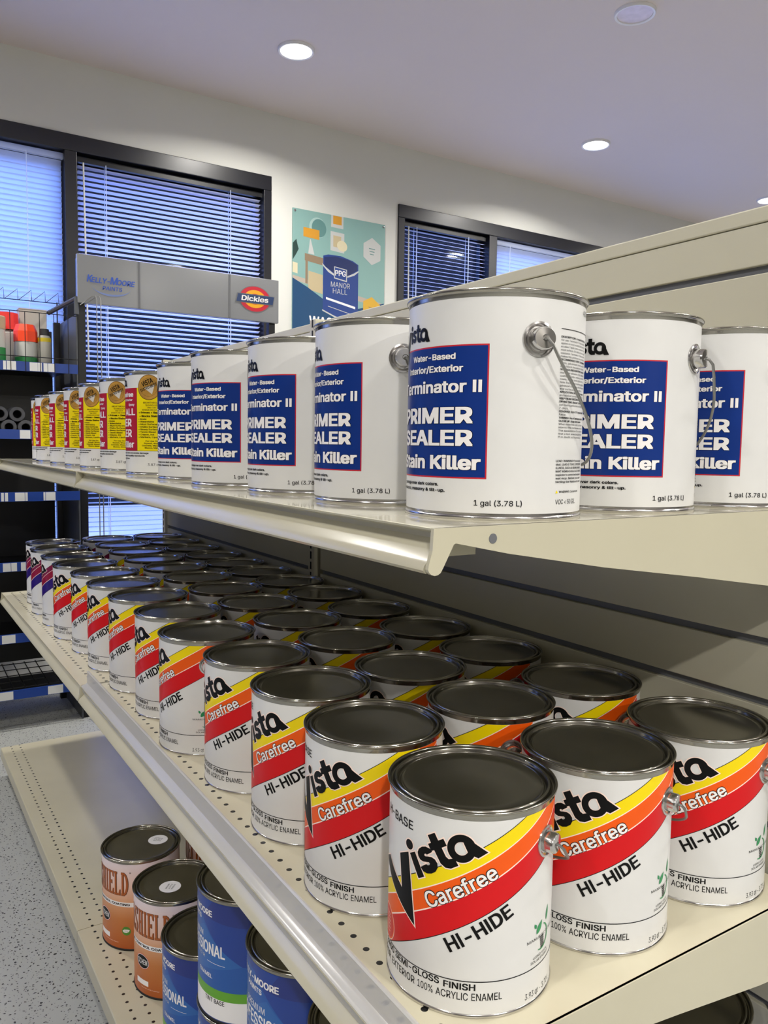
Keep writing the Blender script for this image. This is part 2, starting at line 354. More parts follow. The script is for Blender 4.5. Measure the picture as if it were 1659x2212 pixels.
# grotesque lettering: advance and outlines of each character, in 1/500 em
GLYPHS = r"""A240|8,0 101,254 138,254 231,0 198,0 144,151 138,167 132,186 125,210 116,239 123,239 114,209 106,185 100,166 95,151 43,0|55,71 55,99 185,99 185,71~B228|30,0 30,254 121,254 145,252 164,245 180,235 190,221 197,205 199,187 198,172 193,160 187,150 178,143 168,137 157,133 157,131 170,129 182,123 192,114 201,102 207,86 209,68 207,50 200,33 189,20 172,9 151,2 123,0|62,29 122,29 148,31 165,40 175,53 178,68 176,81 171,92 163,102 153,109 140,114 124,115 62,115|62,143 119,143 132,144 144,148 154,155 162,163 166,174 168,186 165,202 156,214 141,223 120,226 62,226~C255|134,-3 118,-2 103,1 88,6 75,12 63,21 52,32 43,44 35,58 28,73 24,90 21,108 20,127 21,146 24,165 28,181 35,197 43,210 52,223 63,233 75,242 88,249 103,254 118,257 134,258 152,256 170,252 186,245 201,236 214,224 224,209 232,193 236,174 204,174 200,186 195,197 187,206 179,214 169,220 158,224 146,227 134,228 111,225 92,216 75,202 62,182 54,157 52,127 54,97 63,72 75,53 92,38 112,29 134,26 146,27 158,30 169,34 179,40 187,48 195,57 200,68 204,80 236,80 232,62 224,45 214,31 201,19 187,9 170,2 153,-2~D251|109,0 48,0 48,29 107,29 136,31 159,40 177,55 189,75 197,99 200,128 197,156 190,180 177,200 160,214 138,223 110,226 47,226 47,254 113,254 131,253 147,251 162,246 176,239 200,221 217,196 223,181 227,164 230,147 231,128 230,109 227,91 223,74 217,59 209,46 199,34 188,24 175,15 161,9 145,4 128,1|62,254 62,0 30,0 30,254~E209|30,0 30,254 186,254 186,226 62,226 62,143 178,143 178,114 62,114 62,29 188,29 188,0~F205|30,0 30,254 185,254 185,226 62,226 62,139 173,139 173,111 62,111 62,0~G260|134,-3 118,-2 102,1 88,6 75,13 63,21 52,32 42,44 35,58 28,73 24,90 21,108 20,127 21,146 24,165 28,181 35,197 42,210 52,223 62,233 74,242 88,249 102,254 117,257 132,258 152,256 170,252 187,245 202,235 214,222 225,208 232,192 237,174 204,174 199,186 194,197 186,206 178,213 168,220 158,224 146,227 133,228 111,225 92,216 75,202 62,182 54,157 52,127 54,97 63,72 75,53 92,38 112,29 134,26 155,29 172,36 187,47 198,62 205,80 207,101 217,100 141,100 141,128 239,128 239,100 236,71 225,45 209,25 188,9 163,0~H258|30,0 30,254 62,254 62,144 196,144 196,254 228,254 228,0 196,0 196,116 62,116 62,0~I94|31,0 63,0 63,254 31,254~K233|52,73 52,108 61,119 70,131 78,141 87,152 96,162 106,172 182,254 224,254 116,138 114,138|30,0 30,254 62,254 62,167 62,112 62,97 62,0|186,0 94,130 114,155 224,0~L196|30,0 30,254 62,254 62,29 181,29 181,0~M314|30,0 30,254 76,254 139,94 144,79 150,61 156,42 161,24 154,24 159,41 165,61 171,79 176,94 238,254 284,254 284,0 252,0 252,145 252,163 253,184 253,207 253,229 256,229 253,217 249,205 241,181 234,161 228,145 171,0 143,0 85,145 80,160 72,181 65,204 56,229 59,229 60,208 60,186 61,164 61,145 61,0~N262|30,0 30,254 68,254 172,91 176,84 181,75 187,65 194,53 200,41 207,27 202,27 201,41 200,54 200,67 200,79 199,97 199,254 232,254 232,0 193,0 101,145 89,165 82,177 74,191 54,226 60,227 61,192 62,164 62,145 62,0~O267|133,-3 118,-2 103,1 88,6 75,12 63,21 52,32 43,44 35,58 28,73 24,90 21,108 20,127 21,146 24,165 28,181 35,197 43,210 52,223 63,233 75,242 88,249 103,254 118,257 133,258 149,257 164,254 179,249 192,242 204,233 215,223 224,210 232,197 238,181 243,165 246,146 247,127 246,108 243,90 238,73 232,58 224,44 215,32 204,21 192,12 179,6 164,1 149,-2|133,26 155,29 175,38 191,52 204,72 212,97 215,127 212,157 204,182 191,202 175,216 155,225 133,228 112,225 92,216 75,202 63,182 54,157 52,127 54,97 63,72 75,52 92,38 112,29~P222|30,0 30,254 118,254 144,252 166,244 183,231 195,215 202,195 204,174 202,152 195,133 183,116 166,104 144,96 118,93 55,93 55,121 116,121 134,123 149,128 159,136 167,147 171,160 172,174 171,188 167,201 159,211 148,219 134,224 116,226 62,226 62,0~R224|30,0 30,254 118,254 145,252 167,244 183,232 195,217 202,198 205,176 202,154 195,136 183,120 166,109 145,101 118,99 48,99 48,128 117,128 135,129 149,133 160,141 167,150 171,162 173,176 171,190 167,202 159,212 149,220 134,224 116,226 62,226 62,0|177,0 115,115 151,115 214,0~S223|112,-4 86,-2 64,5 46,15 32,30 23,48 19,68 52,68 55,55 62,44 71,35 83,29 97,26 112,25 128,26 143,30 155,37 165,46 171,57 173,70 171,81 166,89 158,96 148,102 136,107 122,111 92,120 64,130 43,145 30,163 26,186 29,206 37,224 51,238 69,249 90,256 114,258 137,256 158,249 175,238 189,224 197,208 200,189 169,189 163,206 151,219 134,227 112,229 97,228 84,224 73,218 64,209 59,199 58,188 60,176 65,167 74,160 85,154 96,150 106,147 132,140 144,136 156,132 168,126 179,119 189,110 197,99 202,85 204,69 201,50 193,32 180,17 162,5 139,-2~T224|16,226 16,254 208,254 208,226 128,226 128,0 96,0 96,226~U259|129,-4 101,-1 77,8 57,22 42,40 33,62 30,87 30,254 62,254 62,89 64,72 70,57 80,44 94,34 110,28 129,26 149,28 165,34 179,44 188,57 194,72 196,89 196,254 229,254 229,87 226,62 216,40 201,22 182,8 157,-1~V240|102,0 8,254 42,254 96,103 101,88 108,69 115,45 124,15 117,15 126,45 133,69 140,88 145,103 197,254 231,254 139,0~W343|78,0 8,254 41,254 82,98 85,85 88,73 93,47 96,33 98,20 95,20 97,33 100,47 103,60 106,73 112,98 153,254 190,254 231,98 234,85 237,73 243,47 246,33 249,20 244,20 247,33 249,47 252,60 255,73 261,98 302,254 335,254 265,0 228,0 184,161 180,178 176,196 172,215 168,237 175,237 171,216 167,197 164,179 159,161 115,0~X237|9,0 109,142 109,118 15,254 52,254 89,200 96,190 102,181 107,172 112,164 116,156 122,146 116,146 126,164 131,172 136,181 149,200 187,254 223,254 129,119 129,143 228,0 191,0 146,65 134,83 129,90 125,98 120,106 115,116 122,116 117,106 113,98 108,91 103,83 91,65 46,0~Y236|102,0 102,104 8,254 46,254 96,172 104,159 111,146 118,132 125,115 112,115 119,132 126,146 133,159 140,172 191,254 228,254 134,104 134,0~Z219|21,0 21,23 137,193 145,204 153,215 162,227 170,238 174,227 158,227 143,226 127,226 111,226 20,226 20,254 198,254 198,231 84,64 76,52 67,40 49,17 45,27 61,28 76,28 92,28 107,29 200,29 200,0~a195|80,-4 63,-3 47,2 34,11 24,22 17,37 15,54 17,69 22,80 29,90 39,97 50,102 63,105 76,108 89,110 117,113 126,115 133,117 138,127 138,128 137,139 133,148 128,156 120,161 110,164 98,165 85,164 75,161 66,156 59,150 54,144 50,137 20,146 29,161 39,173 52,182 66,188 82,191 97,192 108,192 119,190 131,186 143,180 153,172 161,160 167,145 168,126 168,0 138,0 138,26 136,26 132,19 126,12 118,6 108,1 95,-3|85,23 101,24 114,29 124,37 132,47 136,57 138,69 138,95 130,91 116,88 100,86 88,84 77,82 67,79 58,75 52,70 47,62 46,52 47,43 51,36 57,30 65,26 74,24~b212|115,-4 99,-3 86,2 76,8 69,16 63,23 59,29 56,29 56,0 26,0 26,254 57,254 57,160 59,160 63,166 69,173 76,180 86,186 98,191 115,192 137,189 156,180 173,166 185,146 193,122 195,94 193,66 185,42 173,23 157,8 137,-1|110,23 126,26 140,33 150,44 158,58 163,75 164,95 163,114 158,131 150,145 140,156 126,163 110,165 94,163 81,156 70,145 62,131 58,114 56,95 58,75 63,58 70,43 81,32 94,26~c198|104,-4 79,-1 58,8 41,23 28,43 20,66 17,94 20,122 28,146 41,165 58,180 79,189 104,192 117,191 130,189 142,184 153,178 162,170 170,161 176,150 181,138 151,131 149,138 145,145 135,155 128,159 121,162 113,164 104,165 86,162 73,155 62,144 54,129 50,112 48,94 50,75 54,59 62,44 73,33 86,26 104,23 113,24 121,26 129,29 135,33 141,38 146,44 149,51 152,59 181,51 177,39 171,28 163,19 153,11 142,4 130,0 117,-3~d212|98,-4 75,-1 56,8 40,23 27,42 20,66 17,94 20,122 27,146 40,166 56,180 75,189 98,192 114,191 126,186 136,180 144,173 149,166 153,160 155,160 155,254 186,254 186,0 156,0 156,29 153,29 149,23 143,16 136,8 126,2 114,-3|102,23 118,26 132,32 142,43 150,58 154,75 156,95 154,114 150,131 142,145 132,156 118,163 102,165 86,163 72,156 62,145 54,131 50,114 48,95 50,75 54,58 62,44 73,33 86,26~e202|106,-4 80,-1 58,8 41,23 28,42 20,66 17,93 20,121 28,145 40,165 58,180 78,189 103,192 118,191 133,187 147,180 160,170 170,157 179,141 184,121 186,97 186,85 37,85 37,110 169,110 155,101 153,119 149,134 141,147 131,157 118,163 103,165 87,163 73,157 62,147 54,135 50,121 48,105 48,89 50,69 55,53 64,40 76,31 90,25 106,23 117,24 127,26 135,31 143,36 149,44 153,53 182,45 177,32 168,20 156,10 141,2 125,-3~f127|114,190 114,164 3,164 3,190|40,0 40,216 42,231 48,243 57,252 68,259 80,264 94,265 103,265 111,263 121,260 114,234 107,236 97,237 85,235 77,230 72,221 71,209 71,0~g213|103,-75 84,-74 67,-70 53,-63 41,-55 32,-45 25,-35 51,-20 55,-26 61,-33 68,-39 77,-44 89,-48 103,-49 124,-46 141,-38 152,-23 156,-3 156,34 153,34 149,28 143,21 136,14 126,8 114,4 97,2 76,5 56,13 40,27 28,45 20,68 17,96 20,123 27,147 40,166 56,180 76,189 98,192 114,191 127,186 137,180 144,173 150,166 154,159 157,159 157,190 186,190 186,-4 183,-27 175,-45 162,-59 145,-68 125,-73|102,30 118,32 132,38 142,47 150,61 155,77 156,96 155,115 150,132 142,146 132,156 119,163 102,165 86,163 73,156 62,145 54,131 50,115 48,96 50,78 54,61 62,48 73,38 86,32~h205|57,113 57,0 26,0 26,254 57,254 57,144 51,144 62,166 76,181 94,189 114,192 132,190 148,184 161,174 170,160 177,142 179,120 179,0 148,0 148,118 145,137 136,152 123,161 105,165 92,163 80,159 71,151 63,141 58,129~i83|26,0 26,190 57,190 57,0|42,221 34,223 27,227 22,234 21,242 22,249 27,256 34,260 42,262 50,260 57,256 62,249 63,242 62,234 57,227 50,223~j83|26,190 57,190 57,-15 55,-31 51,-45 43,-56 32,-65 19,-70 2,-71 -5,-71 -5,-43 1,-43 12,-42 20,-36 25,-27 26,-15|42,221 34,223 27,227 22,234 20,242 22,249 27,256 34,260 42,262 50,260 57,256 61,249 63,242 61,234 57,227 50,223~k190|55,68 55,106 60,106 142,190 180,190 92,100 89,100|26,0 26,254 57,254 57,0|147,0 74,93 96,114 186,0~l95|70,-1 50,2 37,10 29,24 26,42 26,254 57,254 57,49 58,38 60,31 73,26 80,26 85,27 90,1 81,0~m305|26,0 26,190 56,190 56,148 54,148 59,162 66,173 75,182 86,188 98,192 110,193 129,190 144,180 154,166 160,147 156,147 161,160 169,172 178,181 190,187 204,192 218,193 234,191 249,186 261,177 270,164 276,148 278,128 278,0 248,0 248,127 245,145 236,156 224,163 209,165 197,164 187,160 179,153 173,145 169,135 168,124 168,0 137,0 137,130 134,144 126,156 115,163 100,165 89,164 79,160 70,154 63,145 58,133 57,119 57,0~n205|57,113 57,0 26,0 26,190 56,190 56,144 51,144 62,166 76,181 94,189 114,192 132,190 147,184 160,174 170,160 176,142 179,120 179,0 148,0 148,118 145,137 136,152 123,161 105,165 92,163 80,159 71,151 63,141 58,129~o208|104,-4 79,-1 58,8 41,23 28,43 20,66 17,94 20,122 28,146 41,165 58,180 79,189 104,192 128,189 149,180 167,165 180,146 188,122 191,94 188,66 180,43 167,23 149,8 128,-1|104,23 121,26 135,33 146,44 154,59 158,75 160,94 158,112 154,129 146,144 135,155 121,162 104,165 86,162 73,155 62,144 54,129 50,112 48,94 50,75 54,59 62,44 73,33 86,26~p212|26,-71 26,190 56,190 56,160 59,160 63,166 69,173 76,180 86,186 98,191 115,192 137,189 156,180 173,166 185,146 193,122 195,94 193,66 185,42 173,23 157,8 137,-1 115,-4 99,-3 86,2 76,8 69,16 63,23 59,29 57,29 57,-71|110,23 126,26 140,33 150,44 158,58 163,75 164,95 163,114 158,131 150,145 140,156 126,163 110,165 94,163 81,156 70,145 62,131 58,114 56,95 58,75 63,58 70,43 81,32 94,26~q212|186,-71 155,-71 155,29 153,29 149,23 143,16 136,8 126,2 114,-3 98,-4 75,-1 56,8 40,23 27,42 20,66 17,94 20,122 27,146 40,166 56,180 75,189 98,192 114,191 126,186 136,180 144,173 149,166 153,160 156,160 156,190 186,190|102,23 118,26 132,32 142,43 150,58 154,75 156,95 154,114 150,131 142,145 132,156 118,163 102,165 86,163 72,156 62,145 54,131 50,114 48,95 50,75 54,58 62,44 73,33 86,26~r130|26,0 26,190 56,190 56,160 58,160 65,173 76,184 90,190 107,192 115,192 122,192 122,161 115,162 103,163 91,161 80,157 70,151 63,142 58,131 57,118 57,0~s182|91,-4 72,-3 56,2 42,9 31,19 23,32 18,47 47,53 53,40 62,30 75,25 91,23 108,25 122,31 131,40 134,51 132,60 127,68 118,74 106,78 75,85 52,93 36,104 27,119 23,137 26,152 33,166 43,177 58,185 74,190 94,192 112,191 127,186 140,179 149,170 157,158 162,145 134,139 129,149 121,158 110,164 94,166 78,164 65,158 57,150 54,139 56,129 62,122 72,116 86,111 115,105 137,97 153,86 162,71 166,53 163,37 156,24 145,12 130,3 112,-2~t114|102,190 102,164 3,164 3,190|32,236 63,236 63,49 64,38 68,31 75,26 85,25 93,26 101,27 107,1 96,-1 84,-2 62,1 46,11 36,26 32,46~u205|91,-3 73,-1 57,5 44,15 35,29 28,47 26,69 26,190 57,190 57,72 60,52 68,37 82,28 100,25 113,27 125,31 134,38 142,48 146,61 148,76 148,190 179,190 179,0 149,0 149,46 154,46 143,23 129,8 111,0~v195|81,0 9,190 42,190 83,78 88,60 93,43 98,27 103,10 92,10 97,27 101,43 106,60 112,78 152,190 186,190 113,0~w284|69,0 11,190 44,190 67,107 72,89 77,68 82,46 88,21 82,21 88,45 93,67 98,88 103,107 126,190 158,190 181,107 186,88 191,68 196,45 201,21 196,21 201,45 206,68 212,88 217,107 240,190 272,190 215,0 184,0 159,86 152,112 149,126 145,140 138,169 145,169 138,140 131,112 128,99 124,86 99,0~x189|10,0 86,109 86,86 14,190 50,190 74,153 82,139 90,127 97,115 104,103 88,103 95,115 101,127 108,139 117,153 141,190 176,190 104,84 104,107 179,0 143,0 115,43 107,56 100,68 93,80 86,91 102,91 95,80 89,68 82,56 74,43 46,0~y195|24,-69 31,-43 36,-44 44,-45 52,-44 59,-42 65,-37 71,-29 75,-18 81,-1 9,190 42,190 83,78 88,60 93,43 98,27 103,10 92,10 97,27 101,43 106,60 112,78 153,190 186,190 102,-29 96,-43 88,-54 80,-62 70,-68 58,-71 46,-73 32,-72~z190|21,0 21,23 127,160 127,161 24,161 24,190 166,190 166,165 63,30 63,28 169,28 169,0~0227|113,-3 87,0 65,12 47,31 34,57 30,72 27,89 25,107 24,127 25,147 27,165 30,182 35,197 48,223 65,242 87,254 113,258 139,254 161,242 179,223 192,197 197,182 200,165 202,147 203,127 202,107 200,89 197,72 192,57 179,31 162,12 140,0|113,25 131,28 145,37 157,52 165,72 170,97 172,127 170,157 165,182 157,203 145,218 131,227 113,230 96,227 82,218 70,203 62,182 56,157 55,127 56,97 62,72 70,52 82,37 96,28~1227|38,0 38,27 195,27 195,0|138,254 138,0 106,0 106,224 105,224 43,179 43,213 99,254~2227|32,0 32,24 117,114 130,129 141,141 149,153 155,163 159,174 160,186 159,198 154,209 146,218 137,224 125,228 112,230 98,228 86,224 77,216 69,207 65,195 64,181 33,181 35,202 43,221 55,237 72,248 91,255 112,258 134,255 153,248 169,237 181,223 188,205 191,186 189,172 185,159 179,145 168,129 153,111 133,90 76,30 76,28 195,28 195,0~3227|109,-3 87,-1 66,5 49,15 35,29 26,46 22,66 55,66 57,54 63,44 72,35 83,30 95,26 109,25 124,26 138,30 149,37 157,46 163,58 165,72 163,86 158,98 150,109 137,117 121,122 101,124 78,124 78,150 144,224 144,226 35,226 35,254 186,254 186,230 106,139 106,144 132,144 154,138 172,127 185,111 194,93 196,72 194,51 185,33 172,18 154,6 133,-1~4227|20,53 20,79 123,254 155,254 54,83 54,81 207,81 207,53|141,0 141,61 141,73 141,159 171,159 171,0~5227|111,-3 89,-1 70,6 54,16 41,30 33,47 30,65 61,65 64,54 69,44 77,36 87,30 98,26 111,25 125,27 138,32 149,41 157,52 162,66 164,81 162,97 157,111 148,122 137,131 124,137 109,138 96,137 84,134 73,129 64,123 34,126 48,254 183,254 183,226 75,226 67,151 68,151 77,157 89,162 101,166 115,167 131,165 147,160 161,153 172,143 182,130 189,116 194,99 195,82 193,58 184,38 171,21 154,8 134,-1~6227|113,-3 91,-1 71,7 55,20 42,37 34,58 32,81 34,100 40,119 51,142 69,170 126,254 161,254 75,131 73,131 77,137 83,144 90,149 98,153 107,156 117,157 139,155 158,147 173,136 185,120 192,101 194,79 192,56 184,36 171,20 155,7 135,-1|113,24 127,26 139,31 149,40 157,51 162,64 164,79 162,94 157,107 149,118 139,126 127,131 113,133 99,131 87,126 77,118 69,107 64,94 62,79 64,64 69,51 77,40 87,31 99,26~7227|48,0 162,224 162,226 31,226 31,254 195,254 195,224 82,0~8227|113,-3 89,-1 68,6 50,17 37,31 29,48 26,68 28,83 33,98 40,110 51,121 63,128 76,132 76,133 59,141 46,154 38,171 35,190 38,209 45,225 57,239 73,249 92,256 113,258 134,256 153,249 169,239 181,225 188,209 191,190 188,171 180,154 167,141 150,133 150,132 164,128 176,121 186,110 194,98 199,83 200,68 198,48 189,31 176,17 158,6 137,-1|113,25 129,26 142,30 153,37 161,46 167,57 168,69 167,83 161,94 153,104 141,111 128,116 113,118 98,116 85,111 73,104 65,94 59,83 58,69 59,57 64,46 73,37 84,30 97,26|113,145 126,146 137,150 146,157 154,165 158,176 160,188 158,200 154,210 147,218 138,225 126,229 113,230 100,229 89,225 79,218 72,210 68,200 66,188 68,176 72,165 79,157 89,150 100,146~9227|113,258 135,255 155,247 171,234 184,217 192,197 194,173 192,155 186,135 175,112 158,84 100,0 65,0 151,124 154,124 149,117 144,111 137,105 128,101 119,98 109,97 87,100 69,107 53,119 41,134 34,154 32,176 34,198 42,218 55,235 71,247 91,255|113,230 99,228 87,223 77,215 69,204 64,191 63,176 64,161 69,148 77,137 87,129 99,123 113,122 127,123 139,129 149,137 157,147 162,160 164,175 162,190 157,204 150,215 139,223 127,228~.94|48,-2 39,-1 31,4 26,12 25,20 26,29 31,37 39,42 48,43 56,42 64,37 69,29 71,20 69,12 64,4 56,-1~,94|19,-60 34,36 68,36 42,-60~:94|48,-2 39,-1 31,4 26,12 25,20 26,29 31,37 39,42 48,43 56,42 64,37 69,29 71,20 69,12 64,4 56,-1|48,135 39,137 31,142 26,149 25,158 26,167 31,174 39,179 48,181 56,179 64,174 69,167 71,158 69,149 64,142 56,137~-227|168,122 168,94 57,94 57,122~/125|117,266 36,-38 7,-38 89,266~&224|98,-3 75,-1 55,6 39,17 27,31 20,48 17,67 19,82 24,95 32,106 42,117 55,128 70,139 108,168 118,176 127,187 130,194 131,202 129,214 123,223 113,228 101,230 92,229 84,227 77,222 73,216 69,208 68,199 69,190 73,182 78,173 84,164 92,153 102,142 219,0 182,0 86,116 61,146 51,159 44,172 39,185 38,199 40,215 45,229 55,241 67,249 82,255 100,257 118,255 133,249 145,241 154,230 160,217 162,202 161,191 158,181 152,171 146,162 137,154 128,146 77,109 64,98 55,87 50,77 48,66 50,54 55,44 62,35 72,29 83,25 96,23 111,25 126,30 139,37 151,48 160,61 168,76 173,93 174,112 204,112 202,90 198,72 192,57 185,46 179,38 173,31 166,23 153,12 136,3 117,-2~%338|88,141 73,143 60,149 50,157 43,168 39,180 37,194 37,206 39,220 43,232 51,243 60,251 73,257 88,258 103,257 115,251 125,243 132,232 136,220 138,206 138,194 136,180 132,168 125,157 115,149 103,143|88,164 99,166 106,173 110,183 112,194 112,206 110,217 106,227 99,234 88,236 77,234 69,227 65,217 64,206 64,194 65,183 69,173 76,166|251,-5 236,-3 223,2 213,11 206,21 202,34 200,48 200,60 202,74 206,86 213,97 223,105 236,111 251,112 266,111 278,105 288,97 295,86 299,74 300,60 300,48 299,34 295,21 288,11 278,2 265,-3|251,17 262,20 269,26 273,36 274,48 274,60 273,71 269,81 262,88 251,90 240,88 232,81 228,71 226,60 226,48 228,36 232,26 239,20|66,0 241,254 270,254 95,0~!98|34,80 32,254 66,254 64,80|49,-2 40,-1 33,4 28,12 26,20 28,29 33,37 40,42 49,43 58,42 65,37 70,29 72,20 70,12 65,4 58,-1~(137|45,103 46,132 50,162 53,177 57,192 61,206 66,221 76,247 88,270 118,270 106,242 95,214 87,185 81,157 77,129 76,103 77,80 80,57 86,33 94,8 99,-5 105,-19 111,-33 118,-48 88,-48 78,-29 69,-11 62,8 56,27 51,46 47,66 45,84~)137|19,-48 26,-33 32,-18 38,-4 43,9 51,34 57,58 60,81 61,103 60,129 56,157 50,185 41,214 31,242 19,270 48,270 60,247 71,221 76,206 80,192 83,177 86,162 91,132 92,103 91,84 89,65 86,46 81,27 74,8 67,-11 58,-30 48,-48~<227|33,89 33,110 194,192 194,158 71,100 72,102 72,97 71,99 194,40 194,8~>227|193,89 32,8 32,40 155,99 154,97 154,102 155,100 32,158 32,192 193,110~"160|39,159 35,254 68,254 64,159|96,159 93,254 125,254 122,159~•194|97,46 83,48 70,54 58,62 50,73 44,87 43,101 44,115 50,128 58,140 70,148 83,154 97,156 112,154 125,148 136,140 144,128 150,115 152,101 150,87 144,73 136,62 125,54 112,48~®231|116,59 96,61 77,67 60,76 46,88 33,103 24,120 18,139 16,158 18,178 24,197 33,214 46,229 60,241 77,250 96,256 116,258 136,256 154,250 171,241 186,229 198,214 207,197 213,178 215,158 213,139 207,120 198,103 186,88 171,76 154,67 136,61|116,83 136,86 154,93 169,105 181,121 188,139 191,158 188,178 181,196 169,212 154,224 136,231 116,234 96,231 78,224 63,212 51,196 43,178 40,158 43,139 51,121 63,105 78,93 96,86|137,113 114,156 137,156 159,113|81,113 81,204 126,204 139,201 146,197 151,191 155,184 156,175 154,166 151,158 145,152 139,147 125,144 93,144 93,159 119,159 129,163 133,175 129,186 120,189 101,189 101,113~ 94"""
CAPH = .508; GLYPH = {}
for _g in GLYPHS.split('~'):
    _p = _g[1:].split('|'); _loops = [[tuple(int(k) / 500 for k in q.split(',')) for q in lp.split(' ')] for lp in _p[1:]]
    _area = lambda lp: sum(p[0] * q[1] - q[0] * p[1] for p, q in zip(lp, lp[1:] + lp[:1])) / 2
    def _in(p, lp):
        k = False
        for (xa, ya), (xb, yb) in zip(lp, lp[1:] + lp[:1]):
            if (ya > p[1]) != (yb > p[1]) and p[0] < (xb - xa) * (p[1] - ya) / (yb - ya) + xa: k = not k
        return k
    _parts = []
    if _loops:
        _sg = math.copysign(1, _area(max(_loops, key=lambda l: abs(_area(l)))))
        _out = [l for l in _loops if _area(l) * _sg > 0]; _holes = [l for l in _loops if _area(l) * _sg <= 0]
        for _o in _out:
            _cu = bpy.data.curves.new('tmp', 'CURVE'); _cu.dimensions = '2D'; _cu.fill_mode = 'BOTH'
            for lp in [_o] + [l for l in _holes if _in(l[0], _o)]:
                _sp = _cu.splines.new('POLY'); _sp.points.add(len(lp) - 1); _sp.use_cyclic_u = True
                for p, q in zip(_sp.points, lp): p.co = (q[0], q[1], 0, 1)
            _parts.append(curve_mesh(_cu))
    GLYPH[_g[0]] = (int(_p[0]) / 500, _parts)

STEP = .00012
def art_bm(item, clip=None, ustep=None):
    V, F, mk, layer = item; bm = bmesh.new(); vs = [bm.verts.new((a, b, 0)) for a, b in V]
    for f in F:
        try: bm.faces.new([vs[i] for i in f])
        except ValueError: pass
    big = [f for f in bm.faces if len(f.verts) > 4]
    if big: bmesh.ops.triangulate(bm, faces=big)
    if clip:
        for co, no in clip:
            g = bm.verts[:] + bm.edges[:] + bm.faces[:]
            bmesh.ops.bisect_plane(bm, geom=g, plane_co=co, plane_no=no, clear_outer=True)
    if ustep and bm.verts:
        u0 = min(v.co.x for v in bm.verts); u1 = max(v.co.x for v in bm.verts)
        k = math.ceil(u0 / ustep) + .371
        while k * ustep < u1:
            g = bm.verts[:] + bm.edges[:] + bm.faces[:]
            bmesh.ops.bisect_plane(bm, geom=g, plane_co=(k * ustep, 0, 0), plane_no=(1, 0, 0)); k += 1
    return bm
def wrap_art(art, R, z0, z1, base_mat, n=96):
    """cylinder wrapper with the artwork printed on it, as one mesh"""
    keys = [base_mat]; V = []; F = []; MI = []; 
    for k in range(n):
        a = 2 * PI * k / n; V += [(R * math.cos(a), R * math.sin(a), z0), (R * math.cos(a), R * math.sin(a), z1)]
    for k in range(n):
        a = 2 * k; b = 2 * ((k + 1) % n); F.append((a, b, b + 1, a + 1)); MI.append(0)
    nlab = len(F)
    for it in art.items:
        bm = art_bm(it, [((0, z0, 0), (0, -1, 0)), ((0, z1, 0), (0, 1, 0))], .0055)
        if it[2] not in keys: keys.append(it[2])
        mi = keys.index(it[2]); off = len(V); r = R + STEP * it[3]
        bm.verts.index_update()
        for v in bm.verts:
            a = v.co.x / R; V.append((r * math.cos(a), r * math.sin(a), v.co.y))
        for f in bm.faces:
            ids = [off + v.index for v in f.verts]
            p0 = [V[i] for i in ids]; c = Vector((sum(p[0] for p in p0), sum(p[1] for p in p0), 0))
            nn = (Vector(p0[1]) - Vector(p0[0])).cross(Vector(p0[2]) - Vector(p0[0]))
            if nn.dot(c) < 0: ids.reverse()
            F.append(tuple(ids)); MI.append(mi)
        bm.free()
    me = bpy.data.meshes.new('label'); me.from_pydata(V, [], F); me.polygons.foreach_set('material_index', MI)
    for p in me.polygons: p.use_smooth = True
    for k in keys: me.materials.append(M[k])
    # analytic normals so the paper and print shade as a true cylinder
    me.normals_split_custom_set_from_vertices([(v.co.x / math.hypot(v.co.x, v.co.y), v.co.y / math.hypot(v.co.x, v.co.y), 0) for v in me.vertices])
    return me
def board_art(art, to3d, keys0=None):
    """artwork laid on a flat board; to3d(u, v, h) -> point"""
    keys = list(keys0 or []); V = []; F = []; MI = []
    for it in art.items:
        if it[2] not in keys: keys.append(it[2])
        off = len(V); mi = keys.index(it[2])
        V += [to3d(a, b, .0004 + .0004 * it[3]) for a, b in it[0]]
        for f in it[1]: F.append(tuple(off + i for i in f)); MI.append(mi)
    me = bpy.data.meshes.new('print'); me.from_pydata(V, [], F); me.polygons.foreach_set('material_index', MI)
    for k in keys: me.materials.append(M[k])
    return me

# ------------------------------------------------------------------ room shell
FZ = -0.66; CZ = 2.272; WY = 4.0; XL, XR, YF = -3.6, 7.5, -3.6
tag(boxobj('floor', XL, XR, YF, WY + .12, FZ - .1, FZ, M['floor']), kind='structure')
tag(boxobj('ceiling', XL, XR, YF, WY + .12, CZ, CZ + .1, M['ceil']), kind='structure')
tag(boxobj('wall_left', XL - .1, XL, YF, WY + .12, FZ, CZ, M['shade']), kind='structure')
tag(boxobj('wall_right', XR, XR + .1, YF, WY + .12, FZ, CZ, M['shade']), kind='structure')
tag(boxobj('wall_front', XL, XR, YF - .1, YF, FZ, CZ, M['shade']), kind='structure')
WTOP = 1.945; WBOT = -.42
W1 = (-2.6, 1.83); W2 = (2.64, 5.6)
bm = bmesh.new()
box(bm, XL, XR, WY, WY + .12, WTOP, CZ); box(bm, XL, XR, WY, WY + .12, FZ, WBOT)
box(bm, XL, W1[0], WY, WY + .12, WBOT, WTOP); box(bm, W1[1], W2[0], WY, WY + .12, WBOT, WTOP); box(bm, W2[1], XR, WY, WY + .12, WBOT, WTOP)
tag(obj('wall_back', bm, M['wall']), kind='structure')
tag(boxobj('baseboard_back', XL, XR, WY - .012, WY, FZ, FZ + .09, M['rack']), kind='structure')

